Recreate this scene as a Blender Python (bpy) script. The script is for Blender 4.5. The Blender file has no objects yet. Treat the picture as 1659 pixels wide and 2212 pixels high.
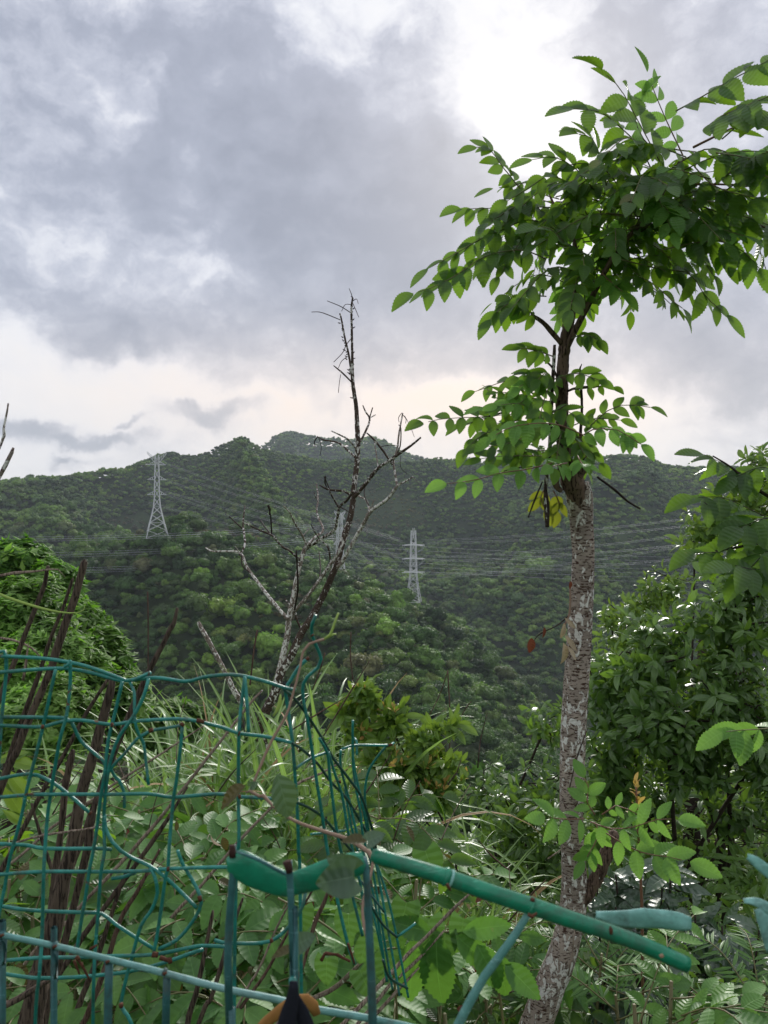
import bpy, math, random
import numpy as np
from mathutils import Vector, Matrix, noise as mnoise

sc = bpy.context.scene
C = sc.collection
R = random.Random(11)
NR = np.random.default_rng(5)
rad = math.radians

# ---------------------------------------------------------------- camera
F = 1671.0                      # focal length in pixels of a 1659 x 2212 picture
CX, CY = 829.5, 1106.0
cam_d = bpy.data.cameras.new('camera')
cam = bpy.data.objects.new('camera', cam_d); C.objects.link(cam)
cam.location = (0, 0, 0); cam.rotation_euler = (rad(90), 0, 0)
cam_d.sensor_fit = 'VERTICAL'; cam_d.sensor_height = 36; cam_d.sensor_width = 27
cam_d.lens = 18 / (1106 / F)
cam_d.clip_start = 0.05; cam_d.clip_end = 9000
cam_d.dof.use_dof = True; cam_d.dof.focus_distance = 3.2; cam_d.dof.aperture_fstop = 17
sc.camera = cam

SUN_AZ, SUN_EL = rad(12), rad(27)

# ---------------------------------------------------------------- world
world = bpy.data.worlds.new('World'); sc.world = world; world.use_nodes = True


class G:
    """small node-graph helper"""
    def __init__(s, nt):
        s.nt = nt; nt.nodes.clear()

    def n(s, t, **kw):
        nd = s.nt.nodes.new(t)
        for k, v in kw.items():
            setattr(nd, k, v)
        return nd

    def put(s, sock, v):
        if hasattr(v, 'is_output'):
            s.nt.links.new(v, sock)
        else:
            try:
                sock.default_value = v
            except Exception:
                sock.default_value = (*v, 1) if len(v) == 3 else v[:3]

    def m(s, op, a, b=0.0, c=None, clamp=False):
        nd = s.n('ShaderNodeMath', operation=op, use_clamp=clamp)
        s.put(nd.inputs[0], a); s.put(nd.inputs[1], b)
        if c is not None: s.put(nd.inputs[2], c)
        return nd.outputs[0]

    def vm(s, op, a, b=(0, 0, 0), out=0):
        nd = s.n('ShaderNodeVectorMath', operation=op)
        s.put(nd.inputs[0], a)
        if op == 'SCALE': s.put(nd.inputs[3], b)
        else: s.put(nd.inputs[1], b)
        return nd.outputs[out]

    def noise(s, vec, scale, detail=4, rough=.5, dist=0, col=False):
        nd = s.n('ShaderNodeTexNoise')
        s.put(nd.inputs['Vector'], vec); nd.inputs['Scale'].default_value = scale
        nd.inputs['Detail'].default_value = detail; nd.inputs['Roughness'].default_value = rough
        nd.inputs['Distortion'].default_value = dist
        return nd.outputs['Color' if col else 'Fac']

    def ramp(s, fac, stops, interp='LINEAR'):
        nd = s.n('ShaderNodeValToRGB'); s.put(nd.inputs[0], fac)
        cr = nd.color_ramp; cr.interpolation = interp
        while len(cr.elements) < len(stops): cr.elements.new(.5)
        for e, (p, c) in zip(cr.elements, stops):
            e.position = p
            e.color = (c, c, c, 1) if isinstance(c, (int, float)) else (*c, 1)
        return nd.outputs[0]

    def mix(s, fac, a, b, blend='MIX'):
        nd = s.n('ShaderNodeMix', data_type='RGBA', blend_type=blend)
        s.put(nd.inputs[0], fac)
        s.put(nd.inputs[6], a if hasattr(a, 'is_output') else (*a[:3], 1))
        s.put(nd.inputs[7], b if hasattr(b, 'is_output') else (*b[:3], 1))
        return nd.outputs[2]

    def sep(s, v):
        nd = s.n('ShaderNodeSeparateXYZ'); s.put(nd.inputs[0], v); return nd.outputs

    def comb(s, x, y, z):
        nd = s.n('ShaderNodeCombineXYZ')
        for i, v in enumerate((x, y, z)): s.put(nd.inputs[i], v)
        return nd.outputs[0]


def ae(x, y):
    """picture position -> azimuth, elevation of the sky there"""
    a = math.atan2(x - CX, F)
    return a, math.atan2((CY - y) * math.cos(a), F)


def make_world():
    g = G(world.node_tree)
    D = g.n('ShaderNodeTexCoord').outputs['Generated']
    w1 = g.vm('SUBTRACT', g.noise(D, 5.5, 7, .58, col=True), (.5, .5, .5))
    w2 = g.vm('SUBTRACT', g.noise(D, 14, 6, .6, col=True), (.5, .5, .5))
    Dw = g.vm('ADD', g.vm('ADD', D, g.vm('SCALE', w1, .085)), g.vm('SCALE', w2, .075))
    X, Y, Z = g.sep(Dw)
    A = g.m('ARCTAN2', X, Y)
    E = g.m('ARCSINE', g.m('MINIMUM', g.m('MAXIMUM', Z, -.99), .99))
    # (x, y, rx, ry, weight): grey cloud masses (+) and bright gaps (-)
    blobs = [(600, 380, 330, 190, 1.1), (820, 620, 230, 210, .95), (520, 250, 150, 130, .7), (860, 790, 110, 60, .8), (900, 430, 120, 90, .6),
             (570, 740, 170, 75, 1.1), (640, 830, 110, 26, .7), (265, 730, 110, 48, 1.25), (1330, 720, 300, 110, .95), (1080, 600, 130, 120, .5),
             (900, 150, 130, 70, .6), (450, 886, 80, 20, 1.35), (200, 938, 70, 13, 1.2), (45, 905, 75, 20, 1.1), (135, 976, 24, 7, .8), (272, 905, 24, 10, .8),
             (70, 640, 90, 36, .6), (1645, 830, 110, 50, .8), (1430, 110, 230, 110, .65), (1560, 420, 150, 160, .5), (1500, 600, 150, 60, .5),
             (60, 300, 300, 110, .4), (190, 590, 190, 45, .5), (715, 872, 60, 22, .6), (200, 60, 250, 50, .35), (110, 480, 200, 50, .45),
             (1110, 270, 110, 100, -.65), (470, 590, 110, 40, -.45), (1060, 130, 120, 80, -.3), (700, 150, 80, 50, -.35), (480, 180, 60, 60, -.7),
             (700, 20, 160, 60, -.1), (250, 850, 500, 70, -.45), (950, 860, 240, 40, -.8), (250, 290, 50, 120, -.3), (680, 590, 50, 40, -.6),
             (1400, 860, 250, 60, -.6), (120, 540, 160, 30, -.15), (1240, 500, 60, 60, -.3)]
    tot = None
    for (x, y, rx, ry, w) in blobs:
        a, e = ae(x, y)
        dx = g.m('MULTIPLY', g.m('SUBTRACT', A, a), F / rx)
        dy = g.m('MULTIPLY', g.m('SUBTRACT', E, e), F / ry)
        r2 = g.m('ADD', g.m('MULTIPLY', dx, dx), g.m('MULTIPLY', dy, dy))
        v = g.m('MULTIPLY', g.m('EXPONENT', g.m('MULTIPLY', r2, -.9)), w)
        tot = v if tot is None else g.m('ADD', tot, v)
    # billows and wisps over all of the sky
    Ds = g.vm('MULTIPLY', g.vm('ADD', D, g.vm('SCALE', w2, .05)), (1, 1, 1.35))
    n1 = g.noise(Ds, 3.2, 9, .57, .25)
    n2 = g.noise(Ds, 11, 7, .6, .2)
    n3 = g.noise(Ds, 34, 5, .6, .1)
    n = g.m('ADD', g.m('MULTIPLY', g.m('SUBTRACT', n1, .5), 1.15), g.m('MULTIPLY', g.m('SUBTRACT', n2, .5), .95))
    n = g.m('ADD', n, g.m('MULTIPLY', g.m('SUBTRACT', n3, .5), .4))
    tc = g.m('TANH', g.m('MULTIPLY', tot, 1.5))
    dens = g.m('ADD', g.m('ADD', g.m('MULTIPLY', tc, .50), g.m('MULTIPLY', n, 1.0)), .30)
    col = g.ramp(dens, [(0, (.40, .40, .405)), (.24, (.37, .375, .395)), (.37, (.31, .318, .35)),
                        (.49, (.235, .247, .288)), (.65, (.175, .188, .228)), (1, (.13, .142, .176))])
    # paler, warmer air low over the ridge
    Xd, Yd, Zd = g.sep(D)
    a0, e0 = ae(900, 870)
    A2 = g.m('ARCTAN2', Xd, Yd); E2 = g.m('ARCSINE', Zd)
    dx = g.m('MULTIPLY', g.m('SUBTRACT', A2, a0), 1 / .42); dy = g.m('MULTIPLY', g.m('SUBTRACT', E2, e0), 1 / .085)
    warm = g.m('EXPONENT', g.m('MULTIPLY', g.m('ADD', g.m('MULTIPLY', dx, dx), g.m('MULTIPLY', dy, dy)), -1))
    low = g.m('EXPONENT', g.m('MULTIPLY', g.m('ABSOLUTE', E2), -7.5))
    light = g.m('MULTIPLY', low, g.m('MULTIPLY', g.m('SUBTRACT', .80, dens), 1.7), clamp=True)
    col = g.mix(g.m('MULTIPLY', light, 1.0), col, (.375, .37, .38))
    col = g.mix(g.m('MULTIPLY', warm, g.m('SUBTRACT', 1.0, g.m('MULTIPLY', dens, .75)), clamp=True), col, (.45, .375, .325))
    # glow where the sun stands behind the clouds
    sd = Vector((math.sin(rad(11.5)) * math.cos(rad(26)), math.cos(rad(11.5)) * math.cos(rad(26)), math.sin(rad(26))))
    dt = g.vm('DOT_PRODUCT', D, tuple(sd), out=1)
    gl = g.m('EXPONENT', g.m('MULTIPLY', g.m('SUBTRACT', dt, 1), 90))
    col = g.mix(g.m('MULTIPLY', gl, .22), col, (.42, .41, .40))
    sky = g.n('ShaderNodeTexSky', sky_type='NISHITA')
    sky.sun_disc = False; sky.sun_elevation = SUN_EL; sky.sun_rotation = SUN_AZ
    b1 = g.n('ShaderNodeBackground'); g.put(b1.inputs[0], sky.outputs[0]); b1.inputs[1].default_value = .07
    b2 = g.n('ShaderNodeBackground'); g.put(b2.inputs[0], col); b2.inputs[1].default_value = 1.0
    mx = g.n('ShaderNodeMixShader'); mx.inputs[0].default_value = .94
    g.nt.links.new(b1.outputs[0], mx.inputs[1]); g.nt.links.new(b2.outputs[0], mx.inputs[2])
    out = g.n('ShaderNodeOutputWorld'); g.nt.links.new(mx.outputs[0], out.inputs[0])
    world.cycles.sampling_method = 'MANUAL'; world.cycles.sample_map_resolution = 512


make_world()
sun_d = bpy.data.lights.new('sun', 'SUN'); sun_d.energy = 1.5; sun_d.angle = rad(11); sun_d.color = (1, .96, .9)
sun = bpy.data.objects.new('sun', sun_d); C.objects.link(sun)
sun.rotation_euler = (-(math.pi / 2 - SUN_EL), 0, -SUN_AZ)
sc.view_settings.view_transform = 'Standard'; sc.view_settings.look = 'None'
sc.view_settings.exposure = 1.28; sc.view_settings.gamma = 1.0; sc.view_settings.use_curve_mapping = False
sc.cycles.max_bounces = 7; sc.cycles.diffuse_bounces = 4; sc.cycles.glossy_bounces = 2
sc.cycles.transmission_bounces = 4; sc.cycles.volume_bounces = 0; sc.cycles.transparent_max_bounces = 4
sc.cycles.caustics_reflective = False; sc.cycles.caustics_refractive = False
sc.cycles.sample_clamp_indirect = 4

# ---------------------------------------------------------------- materials


def mat(name, build):
    m = bpy.data.materials.new(name); m.use_nodes = True
    g = G(m.node_tree)
    sh = build(g)
    out = g.n('ShaderNodeOutputMaterial'); g.nt.links.new(sh, out.inputs[0])
    return m


def pbsdf(g, col, rough=.6, spec=.5, metal=0, normal=None, coat=0):
    p = g.n('ShaderNodeBsdfPrincipled')
    g.put(p.inputs['Base Color'], col if hasattr(col, 'is_output') else (*col, 1))
    g.put(p.inputs['Roughness'], rough); g.put(p.inputs['Specular IOR Level'], spec); g.put(p.inputs['Metallic'], metal)
    if normal is not None: g.put(p.inputs['Normal'], normal)
    return p.outputs[0]


def bump(g, h, s=.3, dist=.002):
    b = g.n('ShaderNodeBump'); b.inputs['Strength'].default_value = s; b.inputs['Distance'].default_value = dist
    g.put(b.inputs['Height'], h); return b.outputs[0]


def rnd(g):
    o = g.n('ShaderNodeObjectInfo').outputs['Random']
    a = g.n('ShaderNodeAttribute', attribute_name='rnd').outputs['Fac']
    return g.m('FRACT', g.m('ADD', o, a))


def leaf_mat(name, dark, light, trans, rough=.38, spec=.5, tw=.35, veins=9, bumps=.25, spots=0., veincol=None, vw=.05):
    """leaf blade: base colours picked per leaf, veins from the blade's own UVs, light passing through"""
    def b(g):
        uv = g.n('ShaderNodeUVMap').outputs[0]
        U, V, _ = g.sep(uv)
        r = rnd(g)
        au = g.m('ABSOLUTE', U)
        mid = g.m('SMOOTH_MIN', g.m('DIVIDE', au, vw), 1.0, .2)          # 0 on the midrib
        vv = g.m('SUBTRACT', g.m('MULTIPLY', V, veins * 6.283), g.m('MULTIPLY', au, 4.2))
        sv = g.m('COSINE', vv)
        ob = g.n('ShaderNodeTexCoord').outputs['Object']
        nz = g.noise(g.vm('ADD', ob, g.comb(r, g.m('MULTIPLY', r, 7), 0)), 3.2, 4, .6)
        t = g.m('ADD', g.m('MULTIPLY', r, .75), g.m('MULTIPLY', g.m('SUBTRACT', nz, .5), .9), clamp=True)
        col = g.mix(t, dark, light)
        vc = veincol or tuple(min(1, c * 1.5 + .015) for c in light)
        col = g.mix(g.m('MULTIPLY', g.m('SUBTRACT', 1, mid, clamp=True), .65), col, vc)
        if veins:
            col = g.mix(g.m('MULTIPLY', g.m('SUBTRACT', sv, .85, clamp=True), .22), col, vc)
        if spots:
            sp = g.noise(g.vm('ADD', ob, g.comb(g.m('MULTIPLY', r, 13), 0, 0)), 6, 3, .6)
            col = g.mix(g.ramp(sp, [(.70, 0), (.74, spots)]), col, (.26, .2, .09))
        h = g.m('ADD', g.m('MULTIPLY', sv, .5), g.m('MULTIPLY', mid, .8))
        nb = bump(g, h, bumps, .02)
        rg = g.m('ADD', rough - .08, g.m('MULTIPLY', nz, .2))
        p = pbsdf(g, col, rg, spec, normal=nb)
        tr = g.n('ShaderNodeBsdfTranslucent')
        g.put(tr.inputs[0], g.mix(t, tuple(c * .7 for c in trans), trans))
        mx = g.n('ShaderNodeMixShader'); mx.inputs[0].default_value = tw
        g.nt.links.new(p, mx.inputs[1]); g.nt.links.new(tr.outputs[0], mx.inputs[2])
        return mx.outputs[0]
    return mat(name, b)


M = {}
M['ash'] = leaf_mat('serrated_leaf', (.03, .08, .018), (.07, .155, .028), (.27, .5, .03), .36, .5, .45, spots=.5, veins=8, bumps=.16)
M['ash_young'] = leaf_mat('young_serrated_leaf', (.10, .25, .04), (.17, .35, .07), (.3, .58, .08), .42, .45, .42, veins=8, bumps=.2)
M['ash_yellow'] = leaf_mat('yellowing_leaf', (.10, .15, .02), (.2, .2, .02), (.35, .4, .03), .5, .4, .45, spots=.9)
M['sumac'] = leaf_mat('low_compound_leaf', (.065, .17, .035), (.14, .29, .07), (.22, .46, .05), .5, .4, .27, spots=.6, bumps=.09, veins=8)
M['herb'] = leaf_mat('lush_compound_leaf', (.045, .14, .025), (.11, .26, .05), (.22, .48, .05), .45, .45, .3, spots=.5, bumps=.1, veins=7)
M['glossy'] = leaf_mat('glossy_leaf', (.055, .12, .028), (.13, .24, .05), (.28, .5, .05), .32, .65, .3, veins=0, bumps=.25)
M['glossy_dark'] = leaf_mat('dark_glossy_leaf', (.04, .085, .045), (.08, .14, .075), (.12, .25, .05), .32, .85, .15, veins=6, bumps=.2)
M['tip'] = leaf_mat('young_pink_tip_leaf', (.5, .28, .1), (.55, .48, .14), (.7, .5, .12), .45, .4, .35, veins=0)
M['shrubleaf'] = leaf_mat('shrub_leaf', (.08, .17, .03), (.2, .32, .05), (.32, .5, .05), .38, .5, .3, veins=0)
M['heart'] = leaf_mat('heart_leaf', (.07, .17, .04), (.12, .25, .06), (.13, .28, .04), .5, .4, .35, veins=5)
M['nearleaf'] = leaf_mat('grey_green_vine_leaf', (.08, .14, .09), (.12, .19, .12), (.12, .22, .05), .5, .45, .25, veins=5)
M['olive'] = leaf_mat('olive_brown_leaf', (.07, .065, .02), (.1, .085, .02), (.14, .11, .02), .5, .4, .3, veins=6)
M['dryleaf'] = leaf_mat('dry_leaf', (.38, .3, .21), (.5, .42, .31), (.4, .3, .15), .7, .2, .15, veins=8)
M['deadred'] = leaf_mat('withered_red_leaf', (.1, .035, .02), (.16, .06, .035), (.3, .08, .03), .7, .2, .15, veins=6)
M['fern'] = leaf_mat('fern_leaf', (.08, .18, .05), (.14, .28, .07), (.2, .4, .06), .45, .4, .3, veins=0)
M['grass'] = leaf_mat('silvergrass_blade', (.10, .22, .04), (.24, .38, .12), (.35, .58, .12), .36, .7, .35, veins=0, bumps=.2, veincol=(.62, .68, .52), vw=.35)  # wide pale midrib stripe also carries the sky's reflection, put into the colour
M['grass_dry'] = leaf_mat('dry_grass_blade', (.32, .2, .1), (.45, .33, .17), (.4, .3, .12), .6, .3, .2, veins=0)
M['tuft'] = leaf_mat('undergrowth_leaf', (.045, .11, .02), (.13, .24, .04), (.25, .45, .05), .42, .5, .3, veins=0)


def crown_mat(name, stops, tw=.2):
    def b(g):
        r = rnd(g)
        col = g.ramp(r, stops)
        pos = g.n('ShaderNodeNewGeometry').outputs['Position']
        nz = g.noise(pos, .012, 5, .6); n2 = g.noise(pos, .35, 3, .6)
        col = g.mix(1, col, g.ramp(nz, [(.34, (.55, .58, .62)), (.5, (1, 1, 1)), (.66, (1.5, 1.38, 1.0))]), 'MULTIPLY')
        col = g.mix(1, col, g.ramp(n2, [(.3, .6), (.7, 1.45)]), 'MULTIPLY')
        p = pbsdf(g, col, .62, .3)
        tr = g.n('ShaderNodeBsdfTranslucent'); g.put(tr.inputs[0], g.mix(1, col, (1.5, 1.9, .8), 'MULTIPLY'))
        mx = g.n('ShaderNodeMixShader'); mx.inputs[0].default_value = tw
        g.nt.links.new(p, mx.inputs[1]); g.nt.links.new(tr.outputs[0], mx.inputs[2])
        return mx.outputs[0]
    return mat(name, b)


M['crown'] = crown_mat('forest_crown', [(0, (.028, .065, .018)), (.3, (.06, .125, .03)), (.55, (.10, .185, .04)), (.75, (.05, .08, .028)),
                                        (.88, (.16, .28, .05)), (1, (.12, .12, .06))])
M['crown_far'] = crown_mat('far_forest_crown', [(0, (.035, .08, .025)), (.35, (.07, .135, .035)), (.6, (.12, .21, .045)), (.8, (.17, .27, .06)), (1, (.09, .11, .05))])
M['scrub'] = crown_mat('dry_hill_scrub', [(0, (.10, .10, .05)), (.5, (.13, .115, .06)), (1, (.09, .11, .05))], .1)
M['bushlight'] = crown_mat('pale_green_foliage', [(0, (.11, .22, .04)), (.5, (.2, .37, .06)), (1, (.3, .47, .12))], .35)
M['bushdark'] = crown_mat('deep_green_foliage', [(0, (.06, .14, .025)), (.5, (.13, .25, .04)), (1, (.21, .35, .06))], .35)


def bark_b(base, dark, lichen, lam, sz=(110, 110, 330), lsz=26, white=(.72, .70, .66)):
    def b(g):
        ob = g.n('ShaderNodeTexCoord').outputs['Object']
        st = g.noise(g.vm('MULTIPLY', ob, sz), 1, 3, .6)
        big = g.noise(ob, 9, 5, .6)
        col = g.mix(g.ramp(big, [(.35, 0), (.65, 1)]), base, tuple(c * .62 for c in base))
        col = g.mix(g.ramp(st, [(.53, 0), (.58, 1)]), col, dark)
        ln = g.noise(g.vm('MULTIPLY', ob, (1.25, 1.25, .8)), lsz, 5, .62, .5)
        ln2 = g.noise(ob, 5, 3, .5)
        ln = g.m('ADD', ln, g.m('MULTIPLY', g.m('SUBTRACT', ln2, .5), .35))
        col = g.mix(g.ramp(ln, [(lichen, 0), (lichen + .025, 1)]), col, white)
        h = g.m('SUBTRACT', g.m('MULTIPLY', big, .5), g.m('MULTIPLY', g.ramp(st, [(.5, 0), (.6, 1)]), .5))
        return pbsdf(g, col, .85, .25, normal=bump(g, h, .8, lam))
    return b


M['bark'] = mat('lenticel_bark', bark_b((.40, .33, .28), (.075, .042, .03), .57, .004, (95, 95, 290), 62))
M['barktop'] = mat('shredded_dark_bark', bark_b((.18, .12, .09), (.045, .028, .02), .70, .006, (260, 260, 26)))
M['deadbark'] = mat('dead_tree_bark', bark_b((.105, .075, .058), (.035, .022, .018), .56, .003, (160, 160, 260), 60))
M['deadpale'] = mat('bleached_branch_bark', bark_b((.30, .25, .21), (.09, .06, .05), .52, .002, (160, 160, 160), 70))
M['twigdark'] = mat('thin_dark_twig', bark_b((.05, .033, .028), (.02, .015, .012), .8, .001))
M['stalk'] = mat('brown_dry_stalk', bark_b((.125, .092, .068), (.03, .02, .016), .8, .003, (420, 420, 22)))
M['stalkred'] = mat('reddish_dry_stalk', bark_b((.15, .095, .07), (.06, .032, .024), .8, .002, (420, 420, 22)))
M['palestick'] = mat('pale_dead_stick', bark_b((.34, .27, .21), (.13, .09, .07), .66, .002, (380, 380, 30), 60))
M['branch'] = mat('dark_shrub_branch', bark_b((.07, .052, .04), (.02, .014, .01), .8, .003))
M['stem'] = mat('green_leaf_stalk', lambda g: pbsdf(g, g.mix(g.noise(g.n('ShaderNodeTexCoord').outputs['Object'], 20), (.12, .16, .05), (.17, .11, .06)), .55, .4))
M['rachis_red'] = mat('pinkish_leaf_stalk', lambda g: pbsdf(g, (.19, .095, .06), .5, .4))
M['vine'] = mat('brown_vine_stem', lambda g: pbsdf(g, g.mix(g.noise(g.n('ShaderNodeTexCoord').outputs['Object'], 60), (.2, .13, .09), (.32, .22, .16)), .7, .3))
M['tendril'] = mat('pale_green_tendril', lambda g: pbsdf(g, (.32, .45, .1), .5, .4))


def paint(name, base, fade, rust_t, rough=.42, sc_=30):
    def b(g):
        ob = g.n('ShaderNodeTexCoord').outputs['Object']
        n1 = g.noise(ob, sc_, 7, .68); n2 = g.noise(ob, sc_ * 6, 5, .65); n3 = g.noise(ob, sc_ * .45, 4, .6)
        scr = g.noise(g.vm('MULTIPLY', ob, (sc_ * 1.2, sc_ * 8, sc_ * 22)), 1, 4, .7, .6)
        col = g.mix(g.ramp(n3, [(.38, 0), (.62, 1)]), base, fade)
        col = g.mix(g.ramp(n2, [(.35, .0), (.75, .55)]), col, tuple(c * .4 for c in base))
        col = g.mix(g.ramp(scr, [(.60, 0), (.66, .55)]), col, tuple(min(1, c * 1.3 + .09) for c in fade))
        dirt = g.ramp(g.noise(ob, sc_ * 1.7, 6, .75, .5), [(.5, 0), (.68, .7)])
        col = g.mix(dirt, col, (.05, .055, .04))
        rt = g.ramp(n1, [(rust_t, 0), (rust_t + .025, 1)])
        col = g.mix(rt, col, g.mix(n2, (.04, .022, .016), (.2, .08, .035)))
        rg = g.m('ADD', g.m('ADD', rough, g.m('MULTIPLY', rt, .35)), g.m('MULTIPLY', dirt, .3))
        return pbsdf(g, col, rg, .45, normal=bump(g, g.m('ADD', g.m('ADD', n2, g.m('MULTIPLY', rt, -1)), g.m('MULTIPLY', scr, .4)), .5, .0007))
    return mat(name, b)


M['wire'] = paint('teal_coated_wire', (.010, .17, .135), (.03, .27, .23), .64, .35, 24)
M['wiredark'] = paint('dark_coated_wire', (.008, .05, .045), (.012, .085, .075), .7, .4, 24)
M['bar'] = paint('dull_teal_painted_bar', (.02, .10, .10), (.06, .19, .20), .70, .45, 14)
M['tube'] = paint('bright_green_painted_tube', (.006, .20, .105), (.014, .28, .16), .69, .32, 14)
M['rail_paint'] = paint('worn_pale_teal_paint', (.10, .31, .28), (.2, .40, .38), .67, .45, 16)
M['pale_paint'] = paint('faded_cyan_paint', (.16, .46, .38), (.30, .55, .52), .70, .55, 16)
M['soot'] = mat('dark_rusted_end', lambda g: pbsdf(g, (.045, .022, .018), .85, .2))
M['rust'] = mat('rusty_steel', lambda g: pbsdf(g, g.mix(g.noise(g.n('ShaderNodeTexCoord').outputs['Object'], 300, 5), (.03, .014, .012), (.15, .06, .03)), .85, .2))
M['peel'] = mat('bare_primer_spot', lambda g: pbsdf(g, (.38, .24, .16), .7, .3))
M['galv'] = mat('galvanised_steel', lambda g: pbsdf(g, (.58, .60, .61), .6, .4, .0))
M['cable'] = mat('aluminium_cable', lambda g: pbsdf(g, (.42, .45, .48), .5, .5))
M['insul'] = mat('pale_insulator', lambda g: pbsdf(g, (.72, .74, .76), .4, .5))
M['strap_black'] = mat('black_webbing', lambda g: pbsdf(g, g.mix(g.noise(g.n('ShaderNodeTexCoord').outputs['Object'], 900, 2), (.008, .009, .014), (.02, .022, .032)), .85, .2))
M['strap_tan'] = mat('tan_leather_strap', lambda g: pbsdf(g, g.mix(g.noise(g.n('ShaderNodeTexCoord').outputs['Object'], 90, 4), (.26, .12, .03), (.4, .2, .06)), .7, .3))
M['soil'] = mat('hillside_soil', lambda g: pbsdf(g, g.mix(g.noise(g.n('ShaderNodeNewGeometry').outputs['Position'], .3, 6), (.03, .055, .022), (.055, .08, .03)), .95, .1))

# ---------------------------------------------------------------- geometry helpers


def P(x, y, d):
    return Vector(((x - CX) / F * d, d, -(y - CY) / F * d))


def prop(o, label=None, cat=None, group=None, kind=None):
    if label: o['label'] = label
    if cat: o['category'] = cat
    if group: o['group'] = group
    if kind: o['kind'] = kind
    return o


def thing(name, label, cat, loc, group=None):
    o = bpy.data.objects.new(name, None); C.objects.link(o); o.location = loc
    o.empty_display_size = .05
    return prop(o, label, cat, group)


def mesh_np(name, verts, quads, material, uv=None, rn=None, smooth=True, tris=False):
    k = 3 if tris else 4
    verts = np.asarray(verts, np.float32); quads = np.asarray(quads, np.int32)
    me = bpy.data.meshes.new(name)
    me.vertices.add(len(verts)); me.vertices.foreach_set('co', verts.ravel())
    nq = len(quads)
    me.loops.add(nq * k); me.polygons.add(nq)
    me.polygons.foreach_set('loop_start', np.arange(0, nq * k, k, dtype=np.int32))
    me.loops.foreach_set('vertex_index', quads.ravel())
    me.polygons.foreach_set('use_smooth', np.full(nq, smooth))
    if uv is not None:
        l = me.uv_layers.new(name='UVMap')
        l.data.foreach_set('uv', np.asarray(uv, np.float32)[quads.ravel()].ravel())
    if rn is not None:
        a = me.attributes.new('rnd', 'FLOAT', 'POINT'); a.data.foreach_set('value', np.asarray(rn, np.float32))
    me.update(calc_edges=True)
    me.materials.append(material)
    return me


def link(name, me, parent=None, M4=None):
    """link a mesh given in world coordinates (or placed by M4) below parent, an empty without rotation"""
    o = bpy.data.objects.new(name, me); C.objects.link(o)
    mm = M4 if M4 is not None else Matrix.Identity(4)
    if parent is not None:
        o.parent = parent
        off = Vector(parent.location)
        if parent.parent is not None: off = off + Vector(parent.parent.location)
        o.matrix_basis = Matrix.Translation(-off) @ mm
    else:
        o.matrix_basis = mm
    return o


def catmull(pts, vals, step):
    """resample a polyline with per-point values as a smooth curve"""
    pts = np.asarray(pts, float); vals = np.asarray(vals, float)
    if len(pts) == 2:
        n = max(2, int(np.linalg.norm(pts[1] - pts[0]) / step) + 1)
        t = np.linspace(0, 1, n)[:, None]
        return pts[0] + (pts[1] - pts[0]) * t, vals[0] + (vals[1] - vals[0]) * t[:, 0]
    e = np.vstack([2 * pts[0] - pts[1], pts, 2 * pts[-1] - pts[-2]])
    op, ov = [], []
    for i in range(len(pts) - 1):
        p0, p1, p2, p3 = e[i:i + 4]
        n = max(1, int(np.linalg.norm(p2 - p1) / step))
        t = (np.arange(n) / n)[:, None]
        op.append(.5 * (2 * p1 + (p2 - p0) * t + (2 * p0 - 5 * p1 + 4 * p2 - p3) * t ** 2 + (3 * p1 - p0 - 3 * p2 + p3) * t ** 3))
        ov.append(vals[i] + (vals[i + 1] - vals[i]) * t[:, 0])
    op.append(pts[-1:]); ov.append(vals[-1:])
    return np.vstack(op), np.concatenate(ov)


def tube_arr(pts, radii, sides=8, flat=1.0, rough=0., closed=True):
    pts = np.asarray(pts, float); n = len(pts)
    T = np.gradient(pts, axis=0); T /= np.linalg.norm(T, axis=1)[:, None] + 1e-12
    up = np.array((0, -1., .05)); 
    if abs(T[0] @ up) > .9: up = np.array((1., 0, 0))
    A = np.cross(T[0], up); A /= np.linalg.norm(A)
    fr = []
    for i in range(n):
        A = A - T[i] * (A @ T[i]); A /= np.linalg.norm(A) + 1e-12
        fr.append(A)
    A = np.array(fr); B = np.cross(T, A)
    th = np.arange(sides) / sides * 2 * math.pi
    r = np.asarray(radii, float)[:, None] * np.ones((1, sides))
    if rough: r = r * (1 + rough * NR.uniform(-1, 1, r.shape))
    V = pts[:, None, :] + r[..., None] * (np.cos(th)[None, :, None] * A[:, None, :] + flat * np.sin(th)[None, :, None] * B[:, None, :])
    V = V.reshape(-1, 3)
    i = np.arange(n - 1)[:, None] * sides; j = np.arange(sides)[None, :]; j2 = (j + 1) % sides
    Q = np.stack([i + j, i + j2, i + sides + j2, i + sides + j], -1).reshape(-1, 4)
    if closed:
        V = np.vstack([V, pts[0], pts[-1]]); a, b = len(V) - 2, len(V) - 1
        e0 = np.stack([np.full(sides, a), (np.arange(sides) + 1) % sides, np.arange(sides), np.full(sides, a)], -1)
        o = (n - 1) * sides
        e1 = np.stack([np.full(sides, b), o + np.arange(sides), o + (np.arange(sides) + 1) % sides, np.full(sides, b)], -1)
        # caps as triangles padded into quads would degenerate; skip padding by splitting pairs
        caps = []
        for c, off, rev in ((a, 0, True), (b, o, False)):
            for k in range(0, sides - 1, 2):
                q = [c, off + k, off + k + 1, off + (k + 2) % sides]
                caps.append(q[::-1] if rev else q)
        Q = np.vstack([Q, np.array(caps)])
    return V, Q


def join_arr(lst):
    vs, qs, o = [], [], 0
    for v, q in lst:
        vs.append(v); qs.append(q + o); o += len(v)
    return np.vstack(vs), np.vstack(qs)


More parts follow.
